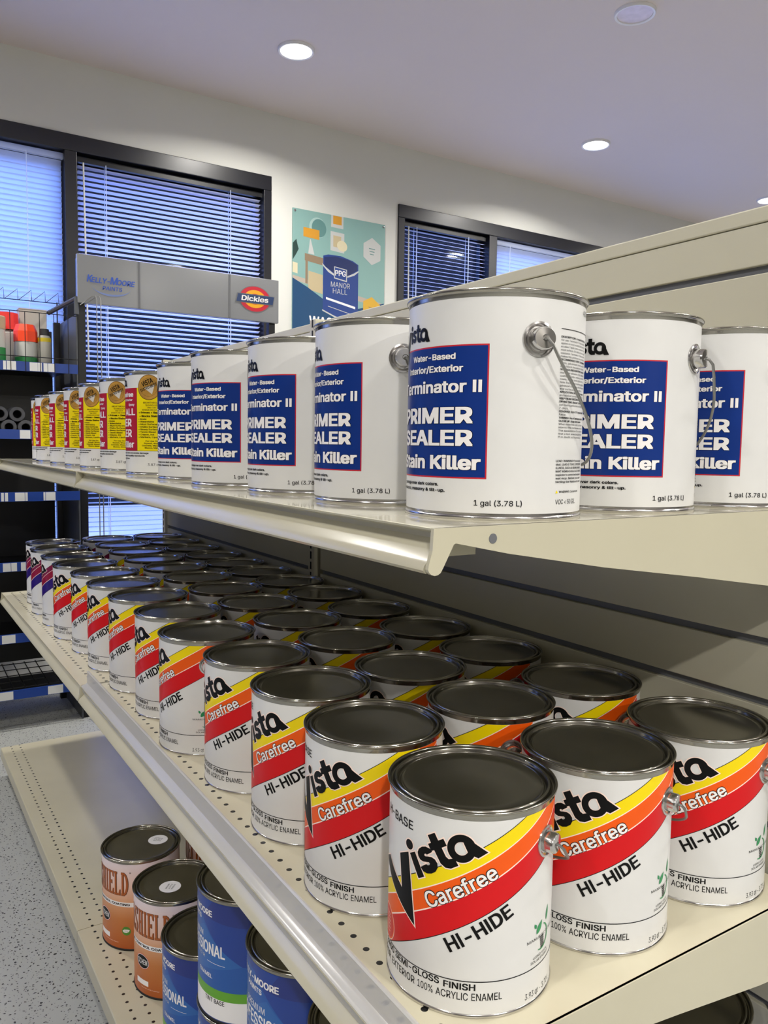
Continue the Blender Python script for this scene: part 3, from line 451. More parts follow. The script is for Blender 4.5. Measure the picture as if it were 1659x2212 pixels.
def window(n, x0, x1, mulls, top):
    e = bpy.data.objects.new('window_%d' % n, None); COL.objects.link(e); e.location = (x0, WY, WBOT); tag(e, kind='structure')
    bm = bmesh.new(); y0, y1 = WY - .012, WY + .10; o = e.location
    def bx(a, b, c, d, yy0=y0, yy1=y1): box(bm, a - o.x, b - o.x, yy0 - o.y, yy1 - o.y, c - o.z, d - o.z, .003)
    bx(x0, x1, top - .075, top); bx(x0, x1, WBOT, WBOT + .06); bx(x0, x0 + .045, WBOT + .06, top - .075); bx(x1 - .045, x1, WBOT + .06, top - .075)
    for m0, m1 in mulls: bx(m0, m1, WBOT + .06, top - .075)
    obj('window_frame', bm, M['frame'], e)
    xs = [x0 + .045] + [v for m in mulls for v in m] + [x1 - .045]
    for a, b in zip(xs[::2], xs[1::2]):
        boxobj('window_pane', a, b, WY + .070, WY + .074, WBOT + .06, top - .075, M['glass'], e)
        bm = bmesh.new(); z0, z1 = top - .115, top - .075
        box(bm, a - o.x, b - o.x, WY + .055 - o.y, WY + .09 - o.y, z0 - o.z, z1 - o.z, .002)
        box(bm, a - o.x, a + .02 - o.x, WY + .055 - o.y, WY + .09 - o.y, WBOT + .06 - o.z, z0 - o.z); box(bm, b - .02 - o.x, b - o.x, WY + .055 - o.y, WY + .09 - o.y, WBOT + .06 - o.z, z0 - o.z)
        obj('sash', bm, M['frame'], e)
    return e
window(1, W1[0], W1[1], [(-1.5, -1.44), (-.36, -.30), (.79, .845)], WTOP)
window(2, W2[0], W2[1], [(3.33, 3.395), (4.45, 4.51)], WTOP)

# ------------------------------------------------------------------ venetian blinds
def blind(x0, x1, tilt, label, matk, wand=None, cords=None, bright=None):
    yb = WY + .028; zt = WTOP - .085; zb = WBOT + .075
    e = thing('venetian_blind', label, 'window blind', (x0, yb, zb), 0, 'venetian blinds in the windows')
    boxobj('headrail', x0, x1, yb - .012, yb + .012, zt - .025, zt, M['rack'] if matk == 'slat' else M['slat2'], e)
    bm = bmesh.new(); pitch = .0236; wd = .026; z = zt - .045
    c, s = math.cos(tilt), math.sin(tilt)
    while z > zb + .02:
        n = 4; A = []; B = []
        for k in range(n + 1):
            q = (k / n - .5) * wd; cr = .0018 * (1 - (2 * k / n - 1) ** 2)
            y = q * c - cr * s; zz = q * s + cr * c      # tilt > 0: outer edge up
            A.append(bm.verts.new((.008, y, z + zz - zb))); B.append(bm.verts.new((x1 - x0 - .008, y, z + zz - zb)))
        for k in range(n): bm.faces.new((A[k], B[k], B[k + 1], A[k + 1]))
        z -= pitch
    obj('slats', bm, M[matk], e, smooth='keep')
    boxobj('bottom_rail', x0 + .006, x1 - .006, yb - .012, yb + .012, zb, zb + .014, M['slat2'], e)
    for cx in (cords or [x0 + .13, x1 - .13]):
        bm = bmesh.new(); tube(bm, [(cx - x0, -.016, .01), (cx - x0, -.016, zt - zb - .02)], .0022, 6); tube(bm, [(cx - x0, .016, .01), (cx - x0, .016, zt - zb - .02)], .0014, 6)
        obj('ladder_cord', bm, M['slat2'], e)
    if wand:
        bm = bmesh.new(); tube(bm, [(wand - x0, -.026, zt - zb - .03), (wand - x0 + .01, -.03, zt - zb - .95)], .004, 8); obj('tilt_wand', bm, M['tagwhite'], e)
T = math.radians
blind(-.30, .79, T(-58), 'nearly closed bright blind in the pane left of the window post', 'slat2', cords=[-.1, .631])
blind(.845, 1.785, T(-16), 'open blue-lit slatted blind behind the grey header sign', 'slat', wand=.876, cords=[.981, 1.608])
blind(2.685, 3.33, T(12), 'open dark blind in the pane just right of the wall poster', 'slat', wand=2.72, cords=[2.787, 3.182])
blind(3.395, 4.45, T(-58), 'closed bright blind in the pane above the shelving top', 'slat2')
blind(-1.44, -.36, T(-58), 'closed blind in the far left pane outside the photo edge', 'slat2')

# outdoors
tag(boxobj('exterior_ground', -40, 50, WY + .12, 60, FZ - .2, FZ - .05, mat('street_concrete', '#b9b2ae', .8, noise=.2, nscale=.5)), kind='structure')
b = thing('building', 'dark building across the street seen through the blinds', 'building', (3, 16, FZ - .05))
boxobj('facade', -25, 32, 16, 22, FZ - .05, 6.2, mat('dark_facade', '#08090c', .8, spec=.1, noise=.3, nscale=.6), b)
boxobj('parapet', -25.2, 32.2, 15.85, 22.1, 6.2, 6.5, M['frame'], b)

# ------------------------------------------------------------------ ceiling lamps
def lamp(x, y, on, label):
    e = thing('recessed_ceiling_light', label, 'ceiling light', (x, y, CZ), 0, 'recessed ceiling lights')
    bm = bmesh.new(); lathe(bm, [(.068, -.001), (.070, -.010), (.078, -.012), (.0805, -.007), (.081, 0.0)], 48); obj('trim_ring', bm, M['trim'], e, True)
    bm = bmesh.new(); lathe(bm, [(0, -.0035), (.04, -.0035), (.069, -.0055)], 48); obj('lens', bm, M['lens'] if on else M['offlens'], e, True)
    if on:
        ld = bpy.data.lights.new('lamp_light', 'AREA'); ld.shape = 'DISK'; ld.size = .13; ld.spread = math.radians(150 if y > 3 else 172); ld.energy = LAMP_W * (1.15 if y > 3 else 1.7 if x > 2 else 4.4 if y < -1 else .9); ld.color = (1.0, .965, .90)
        lo = bpy.data.objects.new('lamp_light', ld); COL.objects.link(lo); lo.parent = e; lo.location = (0, 0, -.0125)
lamp(1.636, 3.315, True, 'lit round ceiling light above the left window, left of two')
lamp(3.543, 3.324, True, 'lit round ceiling light above the right window')
lamp(2.622, 2.276, False, 'unlit round ceiling light near the top right corner')
lamp(5.28, 3.34, True, 'lit round ceiling light at the right photo edge behind the shelving top')
for i, (x, y) in enumerate([(-.25, 3.31), (-2.1, 3.3), (.75, 1.25), (-1.1, 2.27), (4.5, 2.28), (6.3, 2.28), (4.5, .2), (2.6, .2), (.75, -.85), (-1.1, .2), (-2.6, -.8), (2.6, -1.9), (4.5, -1.9), (-.9, -1.9), (6.3, .2), (.9, -2.9)]):
    lamp(x, y, True, 'lit round ceiling light outside the photo, %s' % (['window row above the rack', 'window row at the far left corner', 'above the shelving joint', 'second row above the aisle', 'second row above the right aisle', 'second row at the right wall', 'middle row above the right aisle', 'middle row behind the shelving', 'behind the camera by the shelving', 'middle row above the aisle', 'left wall side', 'rear row behind the shelving', 'rear row above the right aisle', 'rear row above the aisle', 'middle row at the right wall', 'last row by the rear wall'][i],))

# ------------------------------------------------------------------ gondola
PX = .948; SEC = [(.497, 1.786), (1.786, 3.04)]; ZB = -.557; ZM = 0.; ZU = .4685; TOP = .8385
g = thing('shelving_gondola', 'almond steel shop shelving with slotted back panel and low base deck', 'shelving', (PX, .497, FZ))
def gb(name, *a, m='beige', bev=0., parent=None): return boxobj(name, *a, M[m], parent or g, bev)
grooves = [.296 - .0783 * k for k in range(-6, 10)]
for (y0, y1) in SEC:
    yy0, yy1 = y0 + .018, y1 - .018
    bm = bmesh.new(); edges = [TOP - .021] + [z for gz in grooves for z in (gz, gz - .0105)] + [ZB + .01]; o = g.location
    edges = [TOP - .0212] + [v for gz in sorted(grooves, reverse=True) if gz > ZB + .03 and gz < TOP - .05 for v in (gz, gz - .0105)] + [ZB]
    # only the slots that the boards are known to show
    for a, b2 in zip(edges[::2], edges[1::2]): box(bm, PX - o.x, PX + .02 - o.x, yy0 - o.y, yy1 - o.y, b2 - o.z, a - o.z, .0012)
    obj('back_panel', bm, M['beige2'], g)
    boxobj('slot_backing', PX + .007, PX + .018, yy0, yy1, ZB, TOP - .03, M['groove'], g)
    gb('top_rail', PX - .0006, PX + .06, y0, y1, TOP - .020, TOP, m='beige2', bev=.002)
    # base deck
    bm = bmesh.new(); xo = g.location.x; zo = g.location.z; yo = g.location.y
    pr = [(.352, ZB - .002), (.354, ZB), (PX - .002, ZB), (PX - .002, ZB - .004), (.362, ZB - .004), (.362, ZB - .033), (.366, ZB - .036), (.354, ZB - .038), (.351, ZB - .034)]
    extrude_profile(bm, [(x - xo, z - zo) for x, z in pr], y0 + .001 - yo, y1 - .001 - yo); obj('base_deck', bm, M['deck_base'], g)
    gb('kick_plate', .400, .412, y0, y1, FZ, ZB - .004)
for k, y in enumerate((.497 + .016, 1.800, 3.024)):
    bm = bmesh.new(); o = g.location
    box(bm, PX - .010 - o.x, PX + .05 - o.x, y - .016 - o.y, y + .016 - o.y, 0, TOP + .006 - o.z, .002); up = obj('slotted_upright', bm, M['beige2'], g)
    bm = bmesh.new(); z = ZB + .03
    while z < TOP:
        box(bm, PX - .0106 - o.x, PX - .0099 - o.x, y - .0035 - o.y, y + .0035 - o.y, z - o.z, z + .019 - o.z); z += .0265
    obj('slots', bm, M['dark'], up)
gb('rear_panel', PX + .06, PX + .066, .5, 3.04, FZ, TOP - .02)

def shelf(y0, y1, z, deckm, label, near):
    e = thing('gondola_shelf', label, 'shelf', (.36, y0, z), 0, 'gondola shelves'); o = e.location
    bm = bmesh.new(); pr = [(.3675, -.0005), (.369, 0), (PX - .012, 0), (PX - .012, -.003), (.371, -.003)]
    extrude_profile(bm, [(x - o.x, zz) for x, zz in pr], .0015, y1 - y0 - .0015); obj('deck', bm, M[deckm], e)
    pr = [(.3672, -.0006), (.3676, -.0018), (.3760, -.0030), (.3800, -.0060), (.3806, -.0100), (.3780, -.0140), (.3725, -.0190), (.3665, -.0250), (.3620, -.0300), (.3610, -.0335), (.3635, -.0362), (.3675, -.0358), (.3690, -.033), (.3710, -.030), (.3770, -.020), (.3830, -.0145), (.3850, -.0080), (.3820, -.0030)]
    bm = bmesh.new(); extrude_profile(bm, [(x - o.x, zz) for x, zz in pr], .006, y1 - y0 - .006); obj('front_lip', bm, M['beige'], e, True, 40)
    for ya, yb_ in ((0, .004), (y1 - y0 - .004, y1 - y0)):
        bm = bmesh.new()
        pr = [(.3665, 0), (.3655, -.0175), (.362, -.0295), (.3616, -.0322), (.3626, -.0345), (.3648, -.0364), (.3680, -.0373), (.3710, -.0370), (.3738, -.0355), (.3762, -.0318), (.3865, -.0135), (.3885, -.0128), (.445, -.0245), (.56, -.044), (.70, -.064), (.85, -.087), (PX - .011, -.096), (PX - .011, 0)]
        extrude_profile(bm, [(x - o.x, zz) for x, zz in pr], ya, yb_); br = obj('end_bracket', bm, M['beige'], e)
        if near and ya == 0:
            bm = bmesh.new(); n = 20; cx, cz = .4265 - o.x, -.0107
            A = [bm.verts.new((cx + .0042 * math.cos(2*PI*k/n), -.0004, cz + .0042 * math.sin(2*PI*k/n))) for k in range(n)]
            bm.faces.new(A); A2 = [bm.verts.new((v.co.x, .002, v.co.z)) for v in A]
            for k in range(n): bm.faces.new((A[k], A2[k], A2[(k+1) % n], A[(k+1) % n]))
            obj('bracket_hole', bm, M['groove'], br)
    bm = bmesh.new(); box(bm, .395 - o.x, .425 - o.x, .02, y1 - y0 - .02, -.026, -.0035); box(bm, .62 - o.x, .66 - o.x, .02, y1 - y0 - .02, -.03, -.0035); obj('stiffener', bm, M['beige'], e)
    return e
shelf(*SEC[0], ZU, 'deck_top', 'near upper shelf holding the blue-label primer cans', True)
shelf(*SEC[1], ZU, 'deck_top', 'far upper shelf holding the red and yellow label cans', False)
shelf(*SEC[0], ZM, 'deck_mid', 'near middle shelf with a clear plastic strip along its edge', True)
shelf(*SEC[1], ZM, 'deck_mid', 'far middle shelf past the joint, without plastic strip', False)
# clear plastic product stop clipped in the near middle shelf's lip
bm = bmesh.new()
pr = [(.3710, -.0135), (.3690, -.0060), (.3672, .0012), (.3705, .0034), (.3765, .0042), (.3795, .0070), (.3806, .0290), (.3798, .0320), (.3815, .0338), (.3842, .0328), (.3838, .0290), (.3825, .0050), (.3795, .0022), (.3740, .0014), (.3690, .0006), (.3705, -.0060), (.3724, -.0132)]
extrude_profile(bm, pr, .512, 1.778)
tag(obj('price_channel', bm, M['plastic'], None, True, 40), 'clear plastic price channel along the near middle shelf edge', 'price channel')
print('shell done')

# ------------------------------------------------------------------ paint cans
R = .0832; H = .19974; DEG = R * PI / 180
def logo(art, u0, v0, s, rot, mk='black', outline=None, layer=4):
    c, sn = math.cos(math.radians(rot)), math.sin(math.radians(rot))
    def xf(p, q): return (u0 + s * (p * c - q * sn), v0 + s * (p * sn + q * c))
    L = [[(-.0575, .0238), (-.0425, .0236), (-.0261, -.0074), (-.0133, .0233), (.0018, .0226), (-.0245, -.0425)],
         [(.0036, .0213), (.0112, .0213), (.0112, -.0022), (.0036, -.0022)],
         [(.0068 + .0049 * math.cos(2*PI*k/20), .0288 + .0049 * math.sin(2*PI*k/20)) for k in range(20)],
         [(.0345, .0325), (.0430, .0325), (.0430, .0250), (.0488, .0250), (.0488, .0180), (.0430, .0180), (.0430, .0090), (.0445, .0062), (.0500, .0052), (.0500, -.0025), (.0420, -.0024), (.0375, .0000), (.0348, .0050), (.0345, .0180), (.0308, .0180), (.0308, .0250), (.0345, .0250)],
         [(.0655, .0225), (.0690, .0200), (.0805, -.0036), (.0700, -.0040), (.0640, .0040)]]
    ring = [[(.0605 + r * math.cos(2*PI*k/40), .0107 + r * math.sin(2*PI*k/40)) for k in range(40)] for r in (.0134, .0064)]
    S = [(.0318, .0170), (.0305, .0205), (.0270, .0232), (.0225, .0240), (.0178, .0230), (.0148, .0205), (.0138, .0170), (.0145, .0135), (.0170, .0112), (.0205, .0100), (.0232, .0092), (.0238, .0077), (.0226, .0066), (.0206, .0067), (.0195, .0082), (.0115, .0070), (.0125, .0030), (.0160, .0000), (.0210, -.0012), (.0262, -.0005), (.0300, .0022), (.0316, .0060), (.0310, .0100), (.0285, .0128), (.0250, .0142), (.0222, .0150), (.0214, .0162), (.0222, .0173), (.0238, .0171), (.0245, .0160)]
    for i, lp in enumerate(L + [S]): art.shape([lp], mk, layer + .2 * i, 0, xf)
    art.shape(ring, mk, layer + 1.4, 0, xf)
    if outline:
        for i, lp in enumerate(L + [S]): art.shape([lp], outline[1], layer - 1.3 + .17 * i, outline[0], xf)
        art.shape([[(.0605 + r * math.cos(2*PI*k/40), .0107 + r * math.sin(2*PI*k/40)) for k in range(40)] for r in (.0146, .0060)], outline[1], layer - .2, 0, xf)

def stripe_art(kind):
    a = Art(); SL = .572
    cols = ('yellow', 'orange', 'red') if kind == 'warm' else ('plum', 'maroon', 'navy')
    def band(z0a, z0b, mk, layer, u0=-.165, u1=.172):
        # a slanted band, cut off at the base line
        pts = [(u0, max(.0362, z0a + SL * u0)), (u1, z0a + SL * u1), (u1, z0b + SL * u1), (u0, z0b + SL * u0)]
        a.poly([(u0, z0a + SL * u0), (u1, z0a + SL * u1), (u1, z0b + SL * u1), (u0, z0b + SL * u0)], mk, layer)
    band(.1275, .1284, 'ink', 1); band(.1120, .1275, cols[0], 1); band(.1108, .1120, 'pale', 1)
    band(.0908, .1108, cols[1], 1); band(.0894, .0908, 'pale', 1); band(.0615, .0894, cols[2], 1); band(.0606, .0615, 'ink', 1)
    a.rect(-.165, .004, .172, .0362, 'paper', 1.4)       # white foot of the label
    a.rect(-.12, .0356, .172, .0366, 'ink', 2)
    logo(a, 0., .1248, 1., 30., outline=(.0012, 'pale'), layer=4)
    if kind == 'warm':
        a.text('Carefree', .0166, .0998, .0148, 'white', 3, width=.0763, rot=29.7, bold=.014, outline=(.022, 'ink'))
        a.text('HI-HIDE', .0384, .0622, .0142, 'black', 3, width=.0707, rot=31, bold=.026)
        a.text('H-BASE', -.0041, .1685, .0088, 'ink', 3, width=.048, align='r', bold=.014)
        a.disc(-.051, .0535, .0178, 'pale', 2); a.disc(-.051, .0535, .0170, 'orange', 2.4); a.disc(-.051, .0535, .0154, 'red', 2.8)
        for k in range(6): a.rect(-.051 - .006 + .0012 * (k % 3), .0625 - k * .0036, -.051 + .007 - .001 * (k % 2), .0632 - k * .0036, 'pale', 3.2)
        a.text('8400 SEMI-GLOSS', .0285, .0288, .0064, 'ink', 3, width=.084, align='r', bold=.02)
        a.text('FINISH', .0326, .0276, .0064, 'ink', 3, width=.0303, bold=.026)
        a.text('INTERIOR  EXTERIOR', .0015, .0176, .0072, 'ink', 3, width=.080, align='r', bold=.006)
        a.text('100%', .0051, .0176, .0072, 'ink', 3, width=.0171, bold=.006)
        a.text('ACRYLIC', .0252, .0176, .0072, 'ink', 3, width=.0309, bold=.006); a.text('ENAMEL', .0594, .0178, .0072, 'ink', 3, width=.0292, bold=.006)
        a.text('3.93 qt - 3.72 L', .115, .0080, .0058, 'ink', 3, width=.044)
        # leaf and hand emblem
        cx, cz, rr = .1385, .0625, .0128
        P = [(cx + rr * math.cos(t), cz + rr * math.sin(t)) for t in [math.radians(-118 + 8 * k) for k in range(25)]]
        Q = [(cx + (rr - .0010 - .0012 * math.sin(PI * k / 24)) * math.cos(t), cz + (rr - .0010 - .0012 * math.sin(PI * k / 24)) * math.sin(t)) for k, t in enumerate([math.radians(-118 + 8 * k) for k in range(25)])]
        V = P + Q; a.add(V, [(i, i + 1, 26 + i, 25 + i) for i in range(24)], 'green', 3)
        def leaf(x, z, l, wd, ang):
            c, s = math.cos(math.radians(ang)), math.sin(math.radians(ang)); pts = []
            for k in range(13):
                t = k / 12; pts.append((t * l, wd * math.sin(PI * t ** .8)))
            for k in range(11, 0, -1):
                t = k / 12; pts.append((t * l, -wd * math.sin(PI * t ** .8)))
            a.poly([(x + p * c - q * s, z + p * s + q * c) for p, q in pts], 'green', 3)
        leaf(cx - .009, cz + .006, .0145, .0032, 50); leaf(cx - .0095, cz + .012, .006, .0018, 120); leaf(cx + .009, cz + .0125, .015, .0022, 75)
        for k in range(6): a.rect(cx - .001 - .0004 * k, cz - .011 + .0021 * k, cx + .0055 - .0003 * k, cz - .0096 + .0021 * k, 'ink', 3)
        a.text('MANUFACTURED', .1159, .0628, .0028, 'ink', 3, width=.050, rot=0)
        a.text('USING 100%', .125, .0444, .0025, 'ink', 3, width=.026); a.text('SOLAR ENERGY', .1215, .0405, .0025, 'ink', 3, width=.033)
    else:
        a.text('FINISH', .0326, .0276, .0058, 'ink', 3, width=.0303, bold=.03); a.text('ACRYLIC FINISH', .02, .0178, .0058, 'ink', 3, width=.055)
    return a

def primer_art():
    a = Art()
    a.rect(-.126, .0361, 0, .1525, 'pred', 1); a.rect(-.1247, .0374, -.0013, .1512, 'pblue', 1.5)
    logo(a, -.0963, .1592, .46, 0, layer=3)
    def line(s, ul, ur, z, cap, bold): a.text(s, ul, z, cap, 'white', 3, width=ur - ul, bold=bold, outline=(.012, 'black'))
    line('Water-Based', -.0871, -.0301, .1403, .0053, .03); line('Interior/Exterior', -.0965, -.0227, .1295, .0058, .03)
    line('Terminator II', -.1130, -.0057, .1113, .0106, .028); line('PRIMER', -.1088, -.0129, .0843, .0143, .035)
    line('SEALER', -.1093, -.0125, .0646, .0141, .035); line('Stain Killer', -.1120, -.0052, .0438, .0124, .035)
    a.text('coverage over dark colors.', -.0457, .0289, .0029, 'ink', 3, width=.064, align='r', bold=.03)
    a.text('for stucco, masonry & tilt-up.', -.0384, .0237, .0029, 'ink', 3, width=.077, align='r', bold=.03)
    a.text('1 gal (3.78 L)', -.0105, .0129, .0048, 'ink', 3, width=.0421, bold=.008)
    a.text('VOC < 50 G/L', .0664, .0142, .0042, 'ink', 3, width=.032)
    a.text('4200', .1055, .1840, .0045, 'ink', 3, width=.014)
    a.rect(.0672, .1678, .135, .1684, 'ink', 3)
    T_ = ['DESCRIPTION: A stain blocking', 'rior use. Terminator II has excellent', 'applied on most architectural surfaces', 'excellent "grain crack resistance" and', 'wood surfaces. On redwood and cedar', 'resistance. Terminator II has excellent', 'makes this product an excellent', 'RECOMMENDED USES: Terminator', 'sonry, galvanized metal, and all', 'also block household stains.', 'SURFACE PREPARATION: Surface', 'may impair adhesion of all adherent', 'coatings. Cedar, redwood and all', 'coats. Knots and stains may', 'Note: Passivation coating applied', 'galvanized substrates should tested', 'and surface preparation.', 'APPLICATION: Brush, roll or spray', 'and relative humidity below 85%.', 'KEEP FROM FREEZING.', 'DRYING TIME: Recoat 1 hour allow', 'stain blocking performance will develop', '7 days.', 'COVERAGE: Up to 275 square feet', 'face.', 'THINNING: Use of package product', 'CLEAN UP: Soap and water', 'When more than one container', 'intermix the containers in one', 'The appearance of a color is', 'that a test area be painted', 'If in doubt as to product']
    for k, s in enumerate(T_): a.text(s, .0672, .1605 - k * .00282, .0017, 'ink', 3, width=min(.047, .0016 * len(s) + .002), bold=.02 if s[:4].isupper() else .0)
    for k, s in enumerate(['LEAD: WARNING! If you scrape', 'dust. LEAD IS TOXIC. EXPOSURE', 'ILLNESS, SUCH AS BRAIN DAMAGE', 'NANT WOMEN SHOULD ALSO AVOID', 'respirator to control lead exposure', 'wet mop. Before you start', 'tacting the National Lead']): a.text(s, .0655, .0518 - k * .0031, .0019, 'ink', 3, width=.047, bold=.01)
    a.poly([(.0660, .0240), (.0690, .0240), (.0675, .0268)], 'lemon', 3); a.text('WARNING: Cancer and', .0705, .0243, .0019, 'ink', 3, width=.034, bold=.01)
    return a

def wall_art():
    a = Art()
    a.rect(-.118, .0475, 0, .1675, 'crimson', 1); a.rect(0, .0475, .080, .1675, 'lemon', 1); a.rect(-.118, .0468, .080, .0475, 'dbrown', 1.2); a.rect(-.0004, .0475, .0004, .1675, 'dbrown', 1.2)
    logo(a, -.070, .1725, .46, 0, layer=3)
    for s, ur, z, cap, wd in (('Carefree', -.0096, .1507, .0088, .062), ('Interior/Exterior', -.0124, .1429, .0040, .06), ('Epoxy', -.0066, .1335, .0045, .02), ('ALL', -.0045, .1153, .0132, .04), ('PRIMER', -.0161, .0940, .0148, .096), ('SEALER', -.0155, .0736, .0148, .096), ('Stain Killer', -.0087, .0532, .0125, .10)):
        a.text(s, ur, z, cap, 'white', 3, width=wd, align='r', bold=.03)
    a.disc(.0277, .1680, .0240, 'goldd', 2); a.disc(.0277, .1680, .0228, 'gold', 2.4); a.disc(.0277, .1680, .0175, 'goldd', 2.6, r0=.0170)
    a.poly([(.018, .167), (.040, .173), (.0345, .155)], 'silver', 2.8)
    a.text('VISTA', .0150, .1685, .0095, 'black', 3.2, width=.024, rot=22, bold=.03); a.text('TESTED BEST', .0105, .1585, .0055, 'black', 3.2, width=.037, rot=22, bold=.03)
    cz = .0277 + .006
    for s, z, cap, wd in (('BREAKTHROUGH', .1375, .0030, .036), ('TECHNOLOGY', .1325, .0030, .027), ('ONE COAT', .1283, .0026, .018), ('INTERIOR AND EXTERIOR', .1240, .0026, .040)): a.text(s, cz, z, cap, 'dbrown', 3, width=wd, align='c', bold=.01)
    a.text('\u2022 Primes \u2022 Seals', .0052, .1185, .0034, 'black', 3, width=.047, bold=.035); a.text('\u2022 Blocks Stains', .0070, .1118, .0034, 'black', 3, width=.042, bold=.035)
    for k, s in enumerate(['Smoke', 'Waterstains', 'Alkyd Surfaces', 'Chalky Surfaces', 'Glossy Surfaces', 'Tannin Bleed', 'Crayon, Ink', 'Markers, Lipstick']): a.text('\u2022 ' + s, .0045, .1064 - k * .0049, .0030, 'ink', 3, width=.0026 * (len(s) + 2), bold=.02)
    for k, s in enumerate(['For Use On:', 'Drywall, Wood,', 'Concrete, Masonry,', 'Stucco, Metal']): a.text(s, cz, .0648 - k * .0043, .0026, 'ink', 3, width=.0024 * len(s), align='c', bold=.02)
    for k, s in enumerate(['nicotine, water and smoke damage', 'exceeds air quality standards', 'based primers']): a.text(s, -.060, .0415 - k * .0053, .0030, 'ink', 3, width=.0027 * len(s), bold=.025)
    a.text('3.87 qt', .0246, .0188, .0048, 'ink', 3, width=.024)
    return a

def enamel_art():
    a = Art()
    a.rect(-.2, .0539, .2, .192, 'kblue', 1)
    a.poly([(-.13, .0539), (-.13, .19), (-.045, .181), (.011, .124), (.052, .097), (.09, .0905), (.14, .094), (.14, .0539)], 'kblue2', 1.3)
    a.poly([(-.02, .150), (.011, .124), (.052, .097), (-.04, .075), (-.09, .110)], 'kblue3', 1.6)
    a.poly([(.00, .192), (-.02, .165), (.06, .158), (.10, .192)], 'kblue4', 1.3)
    a.rect(-.2, .0386, .2, .0539, 'kgreen', 2); a.rect(-.2, .006, .2, .0386, 'white', 2)
    a.text('KELLY-MOORE', 0, .1668, .0098, 'white', 3, width=.092, align='r', bold=.03); a.text('PAINTS', -.029, .1545, .0075, 'white', 3, width=.036, align='r', bold=.03)
    a.text('PREMIUM', -.0232, .1290, .0092, 'white', 3, width=.044, align='r', bold=.0)
    a.text('PROFESSIONAL', .0244, .1060, .0190, 'white', 3, width=.124, align='r', bold=.02)
    a.text('INTERIOR', -.018, .0962, .0050, 'silver', 3, width=.050, align='r', spacing=1.3); a.rect(-.012, .0940, .0244, .0946, 'white', 3)
    a.text('ENAMEL', 0, .0685, .0066, 'white', 3, width=.035, align='r', bold=.015); a.text('TINT BASE', .0231, .0305, .0070, 'ink', 3, width=.040, align='r', bold=.015)
    return a

def slab_word(a, word, ur, z0, z1):
    """tall slab-serif capitals, brown with a dark edge, set from the right"""
    w, gap, t, sf = .0150, .0022, .0044, .0042; h = z1 - z0; u = ur
    for ch in reversed(word):
        ww = {'I': .0076, 'D': .0160}.get(ch, w); x = u - ww; P = []
        def stem(xa): P.append([(xa, 0), (xa + t, 0), (xa + t, h), (xa, h)]); P.append([(xa - .0014, 0), (xa + t + .0014, 0), (xa + t + .0014, sf), (xa - .0014, sf)]); P.append([(xa - .0014, h - sf), (xa + t + .0014, h - sf), (xa + t + .0014, h), (xa - .0014, h)])
        if ch == 'I': stem(.0016)
        elif ch == 'H': stem(.0014); stem(ww - t - .0014); P.append([(.003, h * .47), (ww - .003, h * .47), (ww - .003, h * .56), (.003, h * .56)])
        elif ch in 'EL':
            stem(.0014); P.append([(.003, 0), (ww, 0), (ww, sf * 3), (ww - .002, sf * 3), (ww - .004, sf), (.003, sf)])
            if ch == 'E': P.append([(.003, h), (ww, h), (ww, h - sf * 3), (ww - .002, h - sf * 3), (ww - .004, h - sf), (.003, h - sf)]); P.append([(.003, h * .47), (ww - .004, h * .44), (ww - .004, h * .60), (.003, h * .56)])
        elif ch == 'D':
            stem(.0014); n = 14
            O = [(.005 + (ww - .005) * math.sin(PI * k / n), h / 2 - h / 2 * math.cos(PI * k / n)) for k in range(n + 1)]; I_ = [(.005 + (ww - .0095) * math.sin(PI * k / n), h / 2 - (h / 2 - sf) * math.cos(PI * k / n)) for k in range(n + 1)]
            for k in range(n): P.append([O[k], O[k + 1], I_[k + 1], I_[k]])
        elif ch == 'A':
            P.append([(0, 0), (.0035, 0), (ww / 2, h * .8), (ww - .0045, 0), (ww, 0), (ww / 2 + .002, h), (ww / 2 - .002, h)]); P.append([(.003, h * .28), (ww - .003, h * .28), (ww - .003, h * .36), (.003, h * .36)])
        elif ch == 'S':
            n = 24; C_ = []
            for k in range(n + 1):
                q = k / n; C_.append((ww / 2 + (ww / 2 - .0022) * math.sin(PI * (.30 + 1.9 * q)) * (1 if q < .5 else 1), h * (.95 - .90 * q)))
            C_ = [(ww / 2 + (ww / 2 - .0022) * math.sin(2 * PI * (q * .98 + .51)), h * (.955 - .91 * q)) for q in [k / n for k in range(n + 1)]]
            for p, q in zip(C_, C_[1:]): P.append([(p[0] - .0024, p[1]), (p[0] + .0024, p[1]), (q[0] + .0024, q[1] - .001), (q[0] - .0024, q[1] - .001)])
            P.append([(ww - .0045, h * .74), (ww - .001, h * .74), (ww - .001, h), (ww - .003, h)]); P.append([(.001, 0), (.003, 0), (.0045, h * .26), (.001, h * .26)]); P.append([(.003, h - sf), (ww - .002, h - sf), (ww - .002, h), (.003, h)]); P.append([(.002, 0), (ww - .003, 0), (ww - .003, sf), (.002, sf)])
        for ip, lp in enumerate(P):
            a.poly([(x + p, z0 + q) for p, q in lp], 'brown', 3.6 + .1 * ip)
            cx = sum(p for p, q in lp) / len(lp); cz = sum(q for p, q in lp) / len(lp)
            a.poly([(x + p + .0005 + (.0006 if p > cx else -.0006), z0 + q - .0003 + (.0006 if q > cz else -.0006)) for p, q in lp], 'dbrown', 1.2 + .07 * ip)
        u = x - gap
